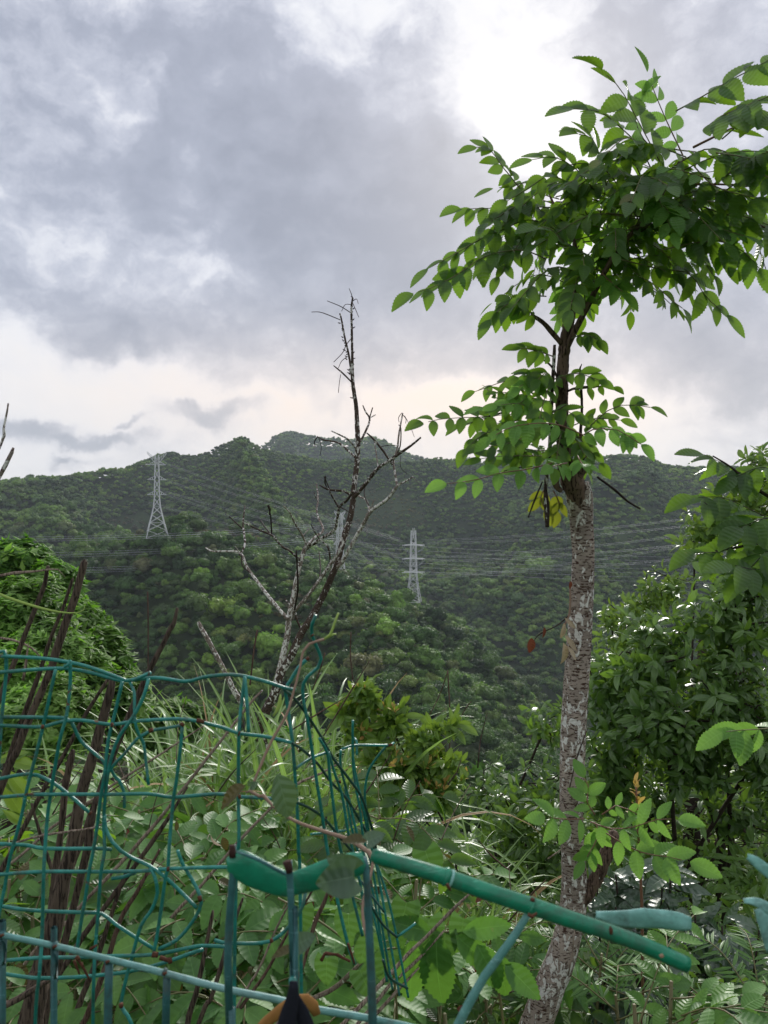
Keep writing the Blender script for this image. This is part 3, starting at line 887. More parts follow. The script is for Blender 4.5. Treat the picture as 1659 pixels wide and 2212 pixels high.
def pylon(label, loc, H, bw, yaw, arms, horn=None, waist=.5, tw=.035, bar=.26, strings=0., npan=9, simple=False):
    t = thing('transmission_pylon', label, 'pylon', loc, 'lattice pylons on the hills')
    cy, sy = math.cos(yaw), math.sin(yaw)
    W = lambda x, y, z: (loc[0] + x * cy - y * sy, loc[1] + x * sy + y * cy, loc[2] + z)

    def half(h):
        ww = tw * H * 1.6
        return ww + (bw / 2 - ww) * max(0, 1 - h / waist) ** 1.15 if h < waist else ww + (tw * H - ww) * (h - waist) / (1 - waist)

    def add(nm, a, b, w):
        V, Q = bar_arr(W(*a), W(*b), w); link(nm, mesh_np(nm, V, Q, M['galv'], smooth=False), t)
    hs = [1 - (1 - k / npan) ** .8 for k in range(npan + 1)]
    for sx, sy_ in ((-1, -1), (1, -1), (1, 1), (-1, 1)):
        V, Q = join_arr([bar_arr(W(sx * half(hs[k]), sy_ * half(hs[k]), hs[k] * H), W(sx * half(hs[k + 1]), sy_ * half(hs[k + 1]), hs[k + 1] * H), bar * 1.25) for k in range(npan)])
        link('leg', mesh_np('leg', V, Q, M['galv'], smooth=False), t)
    cs = ((-1, -1), (1, -1), (1, 1), (-1, 1))
    for k in range(npan):
        a, b = half(hs[k]), half(hs[k + 1]); za, zb = hs[k] * H, hs[k + 1] * H
        for q in range(4):
            (x0, y0), (x1, y1) = cs[q], cs[(q + 1) % 4]
            add('brace', (x0 * a, y0 * a, za), (x1 * b, y1 * b, zb), bar * .7)
            add('brace', (x1 * a, y1 * a, za), (x0 * b, y0 * b, zb), bar * .7)
            if k % 2 == 0 and not simple: add('cross_bar', (x0 * a, y0 * a, za), (x1 * a, y1 * a, za), bar * .6)
    ends = []
    for (h, span) in arms:
        z = h * H; w = half(h)
        for s in (-1, 1):
            lst = []
            for yy in (-w, w):
                lst.append(bar_arr(W(s * w, yy, z), W(s * span, 0, z), bar * .9))
                lst.append(bar_arr(W(s * w, yy, z + .045 * H), W(s * span, 0, z), bar * .7))
                for f in (.3, .6):
                    lst.append(bar_arr(W(s * (w + (span - w) * f), yy * (1 - f), z), W(s * (w + (span - w) * f), yy * (1 - f), z + .045 * H * (1 - f)), bar * .6))
            V, Q = join_arr(lst); arm = link('cross_arm', mesh_np('cross_arm', V, Q, M['galv'], smooth=False), t)
            ends.append(W(s * span, 0, z))
            if strings:
                for yy, sg in ((-1, -1), (1, 1)):
                    V, Q = bar_arr(W(s * span, 0, z), W(s * span + 0, sg * strings, z - .3), .36)
                    link('insulator_string', mesh_np('insulator_string', V, Q, M['insul'], smooth=False), arm)
                th = np.linspace(0, math.pi, 14)
                pts = [W(s * span, -math.cos(a_) * strings, z - .3 - math.sin(a_) * strings * .72) for a_ in th]
                V, Q = tube_arr(pts, np.full(14, .09), 5); link('jumper_cable', mesh_np('jumper_cable', V, Q, M['cable']), arm)
    if horn:
        hz, hx, ht = horn
        for s in (-1, 1):
            lst = [bar_arr(W(s * half(hz), 0, hz * H), W(s * hx, 0, ht * H), bar), bar_arr(W(s * half(1) * .6, 0, H * (hz + .05)), W(s * hx, 0, ht * H + .6), bar * .8)]
            for f in (.2, .4, .6, .8):
                lst.append(bar_arr(W(s * hx * f, 0, H * (hz + (ht - hz) * f)), W(s * hx * (f + .12), 0, H * (hz + .05 + (ht - hz - .05) * (f + .12))), bar * .6))
            V, Q = join_arr(lst); link('earth_wire_arm', mesh_np('earth_wire_arm', V, Q, M['galv'], smooth=False), t)
    return t


def at_px(x, y, d): return tuple(P(x, y, d))


pylon('tall grey lattice pylon standing on the left spur against the ridge line', at_px(339, 1162, 400), 43, 11.2, .35,
      [(.52, 4.7), (.70, 4.7), (.88, 4.4)], (.9, 4.9, 1.02), .42, .02, .26)
pylon('lattice pylon on the hilltop, seen through the bare branches of the dead tree', at_px(734, 1288, 434), 47, 7.2, .45,
      [(.62, 3.6), (.77, 3.5), (.92, 3.2)], (.93, 3.4, 1.01), .5, .022, .3, 0, 10)
pylon('pale lattice pylon with hanging cable loops, right of the dead tree', at_px(893, 1300, 466), 43, 8.5, 1.35,
      [(.42, 3.6), (.61, 3.3), (.80, 3.0)], (.9, 2.6, 1.02), .35, .03, .3, 6.2, 9)
pylon('tiny distant lattice pylon on the slope between the two hilltop pylons and the left spur', at_px(593, 1202, 760), 15, 3.4, .3,
      [(.65, 2.1), (.85, 1.8)], None, .5, .04, .2, 0, 4, True)

cables = []
# left spur pylon -> hilltop pylon (three tiers, pairs), on past it to the right-hand pylon
for (a, b) in (((357, 999), (726, 1121)), ((350, 1016), (727, 1126)), ((354, 1034), (727, 1152)), ((320, 1049), (727, 1156)),
               ((357, 1066), (728, 1180)), ((320, 1084), (728, 1186))):
    for e in (0, 3): cables.append((a[0], a[1] + e, 401, b[0], b[1] + e, 434, 9))
for (a, b) in (((748, 1124), (864, 1163)), ((748, 1130), (870, 1169)), ((748, 1154), (862, 1199)), ((748, 1160), (868, 1206)),
               ((748, 1184), (862, 1235)), ((748, 1192), (866, 1243))):
    for e in (0, 3): cables.append((a[0], a[1] + e, 434, b[0], b[1] + e, 462, 3))
# right-hand pylon -> out to the right
for (a, b) in (((911, 1166), (1470, 1108)), ((919, 1172), (1480, 1126)), ((912, 1203), (1480, 1141)), ((922, 1210), (1490, 1165)),
               ((912, 1238), (1490, 1196)), ((924, 1248), (1500, 1150))):
    for e in (0, 3): cables.append((a[0], a[1] + e, 462, b[0] + 250, b[1] + e - 22, 330, 26))
# lines running level along the valley
for (a, b) in (((-80, 1160), (730, 1128)), ((-80, 1166), (732, 1132)), ((-80, 1196), (728, 1158)), ((-80, 1203), (730, 1162)),
               ((-80, 1232), (728, 1190)), ((-80, 1240), (730, 1194))):
    for e in (0, 4): cables.append((a[0], a[1] + e, 330, b[0], b[1] + e, 434, 20))
for k in range(7):
    cables.append((748, 1170 + 9 * k, 436, 1900, 1206 + 9 * k, 520, 24))
for ci_, (x0, y0, d0, x1, y1, d1, sag) in enumerate(cables):
    pts = []
    for k in range(25):
        t = k / 24; d = d0 + (d1 - d0) * t
        X = P(x0, y0, d0).lerp(P(x1, y1, d1), t); X.z -= sag / F * (d0 + d1) / 2 * 4 * t * (1 - t) * .5
        pts.append(tuple(X))
    V, Q = tube_arr(pts, np.full(25, .04), 4)
    o = link('power_cable', mesh_np('power_cable', V, Q, M['cable']))
    tier = ('top', 'second', 'third', 'fourth', 'fifth', 'lowest')
    if ci_ < 48:
        sp_ = ('from the left spur pylon down to the hilltop pylon', 'between the hilltop pylon and the pale looped pylon', 'from the pale looped pylon out behind the spotted trunk', 'level across the valley from the left edge')[ci_ // 12]
        lb_ = 'grey power cable %s, %s pair' % (sp_, tier[ci_ % 12 // 2])
    else:
        lb_ = 'grey power cable running level behind the pale looped pylon, %s from the top' % (('first',) + tier[1:5] + ('sixth', 'seventh'))[ci_ - 48]
    prop(o, lb_, 'cable', 'power cables across the valley')

# ---------------------------------------------------------------- air
hz = bpy.data.materials.new('haze_air'); hz.use_nodes = True
g = G(hz.node_tree)
pv = g.n('ShaderNodeVolumePrincipled'); pv.inputs['Density'].default_value = HAZE = .00011
pv.inputs['Color'].default_value = (.80, .89, 1, 1); pv.inputs['Anisotropy'].default_value = .0
g.nt.links.new(pv.outputs[0], g.n('ShaderNodeOutputMaterial').inputs['Volume'])
V, Q = bar_arr((0, -3700, 90), (0, 3700, 90), 1.0)
V[:, 0] = np.sign(V[:, 0]) * 3800; V[:, 2] = np.where(V[:, 2] > 90, 330, -420)
if True:
    air = link('haze', mesh_np('haze', V, Q, hz, smooth=False)); air['kind'] = 'stuff'

# ================================================================ the leafy tree with the spotted trunk
TD = 1.8


def gp(x, d, dz=0.):
    """point on the ground under picture column x at distance d"""
    X = (x - CX) / F * d
    return Vector((X, d, ground_z(X, d) + dz))


tree = Plant('serrated_leaf_tree', 'slim tree with white spotted bark and serrated compound leaves, right of the dead tree', 'tree', gp(1120, TD))
g0 = gp(1085, TD, -.1)
base_px = (1085, CY - g0.z * F / TD)
px_tube('trunk', [(1070, base_px[1], 84), (1100, 2420, 80), (1135, 2290, 74), (1163, 2200, 66), (1190, 2125, 63), (1212, 2070, 61), (1232, 1995, 56), (1241, 1925, 57),
                  (1238, 1850, 50), (1234, 1750, 50), (1238, 1600, 54), (1243, 1500, 54), (1250, 1400, 53), (1256, 1300, 50), (1260, 1200, 47), (1256, 1130, 50),
                  (1252, 1075, 57), (1246, 1045, 50)], TD, M['bark'], tree.root, 28, .006, .018)
px_tube('upper_trunk', [(1256, 1095, 30), (1243, 1055, 50), (1232, 1030, 46), (1222, 1000, 34), (1216, 950, 28), (1214, 880, 27), (1215, 800, 26), (1221, 740, 25), (1230, 690, 24), (1236, 640, 18), (1240, 590, 12)],
        TD - .012, M['barktop'], tree.root, 16, .006, .10)
px_tube('broken_stub', [(1240, 1040, 24), (1262, 1005, 24), (1272, 985, 22), (1276, 962, 17)], TD - .02, M['barktop'], tree.root, 10, .005, .14)
px_tube('broken_stub', [(1213, 1062, 10), (1200, 1045, 16), (1207, 1020, 14), (1222, 1000, 10)], TD - .02, M['barktop'], tree.root, 8, .005, .14)
px_tube('broken_stub', [(1250, 1955, 26), (1266, 1935, 30), (1290, 1893, 29), (1310, 1845, 28), (1326, 1802, 24), (1329, 1795, 12)], TD - .01, M['barktop'], tree.root, 12, .005, .12)
px_tube('limb', [(1219, 766, 12), (1238, 722, 14), (1270, 660, 13), (1305, 590, 12), (1345, 525, 11), (1400, 470, 10), (1440, 400, 9), (1475, 340, 8)], TD - .02, M['barktop'], tree.root, 8, .008, .05, d1=1.62)
px_tube('limb', [(1212, 742, 12), (1196, 722, 12), (1170, 694, 10), (1146, 680, 8)], TD - .02, M['barktop'], tree.root, 8, .008, .08)
px_tube('limb', [(1236, 640, 14), (1246, 590, 10), (1240, 520, 8), (1200, 450, 6), (1180, 400, 4)], TD, M['barktop'], tree.root, 7, .008, .05, d1=1.9)
px_tube('shoot', [(1180, 1139, 5), (1178, 1060, 8), (1187, 980, 9), (1190, 900, 9), (1193, 840, 8), (1197, 770, 8), (1198, 745, 6)], TD - .06, M['deadbark'], tree.root, 7, .008, .05)
px_tube('shoot', [(1262, 1000, 6), (1254, 950, 7), (1257, 880, 6), (1254, 815, 6), (1253, 795, 4), (1257, 786, 1.5)], TD - .06, M['twigdark'], tree.root, 6, .008, .07)
px_tube('dead_twig', [(1290, 1030, 5), (1330, 1060, 6), (1355, 1082, 5), (1383, 1099, 4)], TD - .05, M['twigdark'], tree.root, 6, .008, .1)
px_tube('dead_twig', [(1178, 1045, 3), (1184, 1090, 6), (1184, 1139, 5)], TD - .08, M['twigdark'], tree.root, 6, .008, .1)
px_tube('dead_twig', [(1172, 1040, 3), (1155, 1080, 4), (1141, 1118, 3)], TD - .08, M['twigdark'], tree.root, 6, .008, .1)
px_tube('dead_twig', [(1150, 1008, 2), (1110, 1012, 3), (1088, 1018, 2)], TD - .08, M['twigdark'], tree.root, 5, .008, .1)
px_tube('side_branch', [(1212, 866, 7), (1160, 872, 6), (1117, 883, 5), (1056, 899, 4)], TD - .02, M['deadbark'], tree.root, 6, .008, .06, d1=1.7)
px_tube('side_branch', [(1215, 850, 6), (1245, 838, 5), (1281, 835, 4), (1322, 836, 3)], TD - .02, M['twigdark'], tree.root, 6, .008, .06)
px_tube('side_branch', [(1210, 830, 5), (1190, 790, 5), (1160, 770, 4), (1135, 760, 3)], TD - .02, M['twigdark'], tree.root, 6, .008, .06)
px_tube('side_branch', [(1498, 318, 6), (1577, 279, 5), (1659, 243, 5), (1760, 190, 4)], 1.6, M['rachis_red'], tree.root, 6, .01, .04, d1=1.35)
px_tube('side_branch', [(1440, 400, 6), (1530, 398, 5), (1620, 400, 4)], 1.62, M['rachis_red'], tree.root, 6, .01, .04, d1=1.5)
px_tube('side_branch', [(1405, 465, 6), (1480, 480, 5), (1567, 463, 4), (1659, 494, 4), (1720, 520, 3)], 1.66, M['rachis_red'], tree.root, 6, .01, .04, d1=1.5)

r_ = M['rachis_red']
FR = [  # picture polyline, d0, d1, kind, pairs, leaflet px, extras
    ([(1475, 340), (1447, 379), (1388, 279), (1342, 195), (1300, 152)], 1.62, 1.5, 'ash', 7, 84, dict(one=0)),
    ([(1400, 330), (1322, 259), (1290, 240), (1238, 234)], 1.7, 1.6, 'ash', 5, 80, {}),
    ([(1460, 240), (1506, 215), (1577, 174), (1659, 131), (1720, 90)], 1.5, 1.35, 'ash', 6, 92, {}),
    ([(1475, 335), (1439, 259), (1411, 192), (1398, 156)], 1.62, 1.58, 'ash_young', 5, 62, {}),
    ([(1547, 330), (1600, 338), (1659, 352), (1740, 380)], 1.55, 1.4, 'ash', 5, 96, dict(droop=.8)),
    ([(1137, 428), (1111, 391), (1086, 361), (1056, 320), (1030, 318)], 1.75, 1.7, 'ash', 7, 52, {}),
    ([(1230, 470), (1189, 448), (1117, 451), (1050, 450), (998, 452)], 1.8, 1.72, 'ash', 7, 58, dict(droop=.5)),
    ([(1210, 500), (1143, 474), (1090, 495), (1040, 515), (989, 545), (925, 580)], 1.78, 1.7, 'ash', 8, 60, dict(droop=.5)),
    ([(1180, 560), (1127, 540), (1050, 553), (1000, 585), (963, 607), (925, 624), (893, 634)], 1.75, 1.66, 'ash', 8, 66, dict(droop=.45)),
    ([(1340, 560), (1424, 581), (1470, 585), (1496, 596), (1526, 642), (1570, 680)], 1.66, 1.6, 'ash', 6, 66, dict(droop=.5)),
    ([(1430, 540), (1475, 530), (1552, 520), (1608, 545), (1640, 580)], 1.6, 1.5, 'ash', 6, 78, dict(droop=.6)),
    ([(1500, 440), (1567, 463), (1620, 470), (1690, 500)], 1.6, 1.5, 'ash', 5, 84, dict(droop=.8)),
    ([(1300, 590), (1320, 610), (1345, 630)], 1.7, 1.66, 'ash_young', 3, 62, {}),
    ([(1180, 640), (1130, 640), (1085, 665), (1060, 690)], 1.75, 1.7, 'ash', 5, 60, dict(droop=.5)),
    ([(1160, 690), (1120, 650), (1100, 640)], 1.75, 1.7, 'ash', 4, 56, dict(droop=.7)),
    ([(1260, 560), (1225, 530), (1190, 495), (1160, 488)], 1.66, 1.58, 'ash', 5, 70, dict(droop=.4)),
    ([(1290, 420), (1250, 370), (1200, 340), (1150, 345)], 1.7, 1.66, 'ash', 6, 60, {}),
    ([(1310, 400), (1300, 350), (1280, 300), (1250, 290)], 1.7, 1.6, 'ash', 5, 70, {}),
    ([(1420, 330), (1390, 300), (1370, 250), (1385, 210)], 1.7, 1.6, 'ash_young', 5, 58, {}),
    ([(1520, 280), (1560, 250), (1620, 225), (1680, 200)], 1.45, 1.3, 'ash', 5, 92, {}),
    ([(1560, 300), (1610, 260), (1659, 250), (1720, 245)], 1.5, 1.3, 'ash', 5, 90, dict(droop=.3)),
    ([(1500, 360), (1540, 400), (1600, 420), (1659, 430)], 1.6, 1.45, 'ash', 5, 84, dict(droop=.8)),
    # middle tier
    ([(1189, 873), (1117, 883), (1056, 899), (1000, 902), (948, 906), (915, 914)], 1.75, 1.66, 'ash', 8, 50, dict(droop=.0, ang=75)),
    ([(1260, 940), (1215, 920), (1168, 914), (1107, 922), (1060, 945)], 1.62, 1.56, 'ash_young', 6, 50, dict(droop=.6)),
    ([(1195, 1000), (1137, 1014), (1080, 1022), (1025, 1037), (965, 1045)], 1.66, 1.58, 'ash_young', 5, 54, dict(droop=.4)),
    ([(1190, 985), (1130, 985), (1080, 985), (1040, 991)], 1.7, 1.66, 'ash', 4, 46, dict(droop=.1)),
    ([(1225, 1000), (1206, 1004), (1193, 1008)], 1.6, 1.55, 'ash_young', 2, 54, dict(droop=.2, ang=80)),
    ([(1248, 985), (1256, 1000), (1262, 1003)], 1.6, 1.55, 'ash_young', 2, 44, dict(droop=.5, ang=80)),
    ([(1250, 945), (1280, 928), (1320, 926), (1347, 935), (1385, 960)], 1.66, 1.58, 'ash_young', 5, 48, dict(droop=.7)),
    ([(1265, 930), (1291, 904), (1325, 880), (1360, 874), (1405, 880)], 1.66, 1.6, 'ash', 5, 44, dict(droop=.15)),
    ([(1230, 842), (1281, 837), (1305, 832), (1322, 837)], 1.75, 1.7, 'ash', 3, 36, dict(droop=.4)),
    ([(1195, 770), (1160, 758), (1125, 752)], 1.72, 1.68, 'ash', 4, 50, dict(droop=.3)),
    ([(1190, 830), (1150, 810), (1120, 815)], 1.72, 1.68, 'ash', 4, 46, dict(droop=.3)),
    ([(1160, 870), (1110, 850), (1075, 848)], 1.72, 1.68, 'ash', 5, 34, dict(droop=.0)),
    ([(1100, 880), (1070, 858), (1052, 840)], 1.72, 1.68, 'ash_young', 6, 18, dict(droop=.0)),
    ([(1130, 890), (1100, 920), (1040, 940), (1010, 970)], 1.74, 1.7, 'ash', 5, 50, dict(droop=.6)),
    ([(1180, 900), (1140, 940), (1090, 960), (1040, 965)], 1.72, 1.66, 'ash', 5, 50, dict(droop=.4)),
    ([(1235, 730), (1265, 722), (1290, 735)], 1.75, 1.7, 'ash', 3, 44, dict(droop=.7)),
    ([(1180, 1050), (1168, 1075), (1178, 1100)], 1.78, 1.76, 'ash_yellow', 2, 42, dict(droop=.5)),
    ([(1195, 1060), (1208, 1085), (1205, 1105)], 1.8, 1.78, 'ash_yellow', 2, 40, dict(droop=.4)),
    # shoot low on the trunk
    ([(1262, 1768), (1235, 1770), (1205, 1768), (1178, 1764)], 1.62, 1.55, 'ash_young', 3, 62, dict(droop=.35, ang=66)),
    ([(1285, 1760), (1268, 1730), (1272, 1700), (1262, 1680)], 1.64, 1.66, 'ash_young', 3, 48, dict(droop=.1)),
    ([(1285, 1775), (1295, 1800), (1275, 1840), (1262, 1860)], 1.68, 1.64, 'ash_young', 4, 48, dict(droop=.5)),
    ([(1275, 1775), (1320, 1790), (1370, 1786), (1420, 1770), (1465, 1770)], 1.64, 1.5, 'ash_young', 4, 60, dict(droop=.25)),
    ([(1310, 1800), (1360, 1830), (1400, 1845), (1440, 1850), (1490, 1862)], 1.62, 1.5, 'ash_young', 4, 70, dict(droop=.4)),
    ([(1300, 1760), (1330, 1740), (1370, 1755), (1400, 1775)], 1.62, 1.6, 'ash_young', 4, 38, dict(droop=.3)),
]
for pp, d0, d1, kd, n, Lp, ex in FR:
    pfrond(tree, pp, d0, d1, kd, n, Lp * 1.0, stalk_mt=r_ if kd != 'ash' else M['stem'], **ex)
# dense inner crown: fronds springing from the leader and the long limb
anchors = [(1236, 640, 1.8), (1246, 590, 1.8), (1240, 520, 1.85), (1200, 450, 1.88), (1270, 660, 1.76), (1305, 590, 1.72), (1345, 525, 1.7),
           (1375, 495, 1.68), (1400, 470, 1.66), (1420, 435, 1.66), (1440, 400, 1.64), (1475, 345, 1.62), (1530, 398, 1.55), (1300, 480, 1.8), (1350, 430, 1.75)]
for k in range(100):
    ax, ay, ad = R.choice(anchors)
    p = P(ax + R.uniform(-25, 25), ay + R.uniform(-25, 25), ad)
    a = R.uniform(0, 6.28); el = R.uniform(-.15, .55)
    d = Vector((math.cos(a) * 1.1, math.sin(a) * .8, el)); L = R.uniform(.17, .30)
    q1 = p + d * L * .5; q2 = p + d * L + Vector((0, 0, -.05 - .12 * R.random()))
    # keep the crown's outline: no fronds past it
    sx, sy = q2.x / q2.y * F + CX, CY - q2.z / q2.y * F
    if sy > 690 or sy < 250 or sx < 1040 or (sx < 1150 and sy < 380) or q2.y < 1.3: continue
    frond(tree, [tuple(p), tuple(q1), tuple(q2)], 'ash' if R.random() < .8 else 'ash_young', R.randint(6, 8), .050 * R.uniform(.85, 1.15), (R.uniform(-.4, .4), R.uniform(-.8, -.1), .8), droop=.35)
for k in range(22):
    ax, ay, ad = R.choice([(1190, 870, 1.76), (1215, 930, 1.76), (1220, 980, 1.75), (1195, 820, 1.76), (1180, 900, 1.74)])
    p = P(ax, ay, ad); a = R.uniform(0, 6.28); d = Vector((math.cos(a) * 1.1 - .25, math.sin(a) * .7, R.uniform(-.5, .35))); L = R.uniform(.10, .19)
    q2 = p + d * L; q2.z -= .03
    frond(tree, [tuple(p), tuple(p + d * L * .5), tuple(q2)], R.choice(['ash', 'ash', 'ash_young']), 4, .046, (R.uniform(-.4, .4), -.7, .6), droop=.3)
tree.finish(stuffname='inner_leaves')

# withered twig caught on the trunk
t = Plant('withered_twig', 'withered twig with pale curled leaves caught on the left of the spotted trunk', 'twig', P(1231, 1330, 1.74))
px_tube('twig', [(1231, 1270, 4), (1232, 1290, 5), (1230, 1325, 5), (1222, 1345, 4), (1216, 1370, 4)], 1.74, M['vine'], t.root, 6, .006, .1)
px_tube('twig', [(1228, 1330, 3), (1205, 1350, 3), (1175, 1365, 3), (1160, 1375, 2), (1148, 1395, 2)], 1.74, M['twigdark'], t.root, 5, .006, .1)
for (x, y, dx, dy, L, kd) in ((1220, 1335, 26, 22, 36, 'dry'), (1218, 1345, 2, 55, 42, 'dry'), (1220, 1372, 24, 26, 46, 'dry'), (1217, 1388, 16, 60, 60, 'dry'), (1225, 1395, 30, 34, 40, 'dry'),
                              (1175, 1355, 3, 25, 24, 'red'), (1148, 1378, -2, 34, 34, 'red'), (1232, 1255, 2, 22, 18, 'red')):
    t.leaf(kd, P(x, y, 1.73), Vector((dx, -4, -dy)), Vector((.3, -1, .2)) + rv(.2), L * 1.74 / F)
t.finish()

# ================================================================ dead tree
DD_ = 3.4
gd = gp(585, DD_)
dt = thing('dead_tree', 'leafless dead tree with forked bare branches rising above the grass', 'tree', gd)


def br(nm, pts, mt='deadbark', d=DD_, d1=None, rough=.07, sides=7):
    px_tube(nm, pts, d, M[mt], dt, sides, .012, rough, d1=d1)


by = CY - gd.z * F / DD_
br('trunk', [(592, by + 20, 30), (583, 1800, 26), (577, 1703, 25), (569, 1610, 25), (565, 1566, 25), (578, 1530, 21), (594, 1497, 20), (607, 1452, 19), (628, 1418, 17), (649, 1372, 16),
             (677, 1327, 15), (701, 1280, 14.5), (724, 1226, 14), (740, 1171, 13.5), (756, 1119, 13), (763, 1080, 12.5), (764, 1058, 12), (770, 1009, 11.5), (773, 960, 11.5),
             (771, 911, 10), (769, 875, 9), (762, 826, 8.5), (761, 765, 5.5), (760, 716, 5), (759, 667, 4.5), (762, 643, 4)], sides=12)
br('branch', [(762, 840, 4), (758, 800, 5), (753, 765, 4.5), (745, 731, 4.5), (738, 692, 4), (734, 677, 3.5)])
br('branch', [(428, 1343, 7), (434, 1356, 9), (446, 1376, 10), (464, 1410, 10), (487, 1454, 11), (508, 1497, 12), (534, 1536, 12), (553, 1562, 14), (566, 1580, 12)], 'deadpale')
br('branch', [(594, 1505, 12), (599, 1471, 14), (612, 1413, 14), (621, 1370, 13), (624, 1335, 13), (631, 1301, 11), (641, 1249, 10), (654, 1197, 9.5), (663, 1178, 9)], 'deadpale', sides=9)
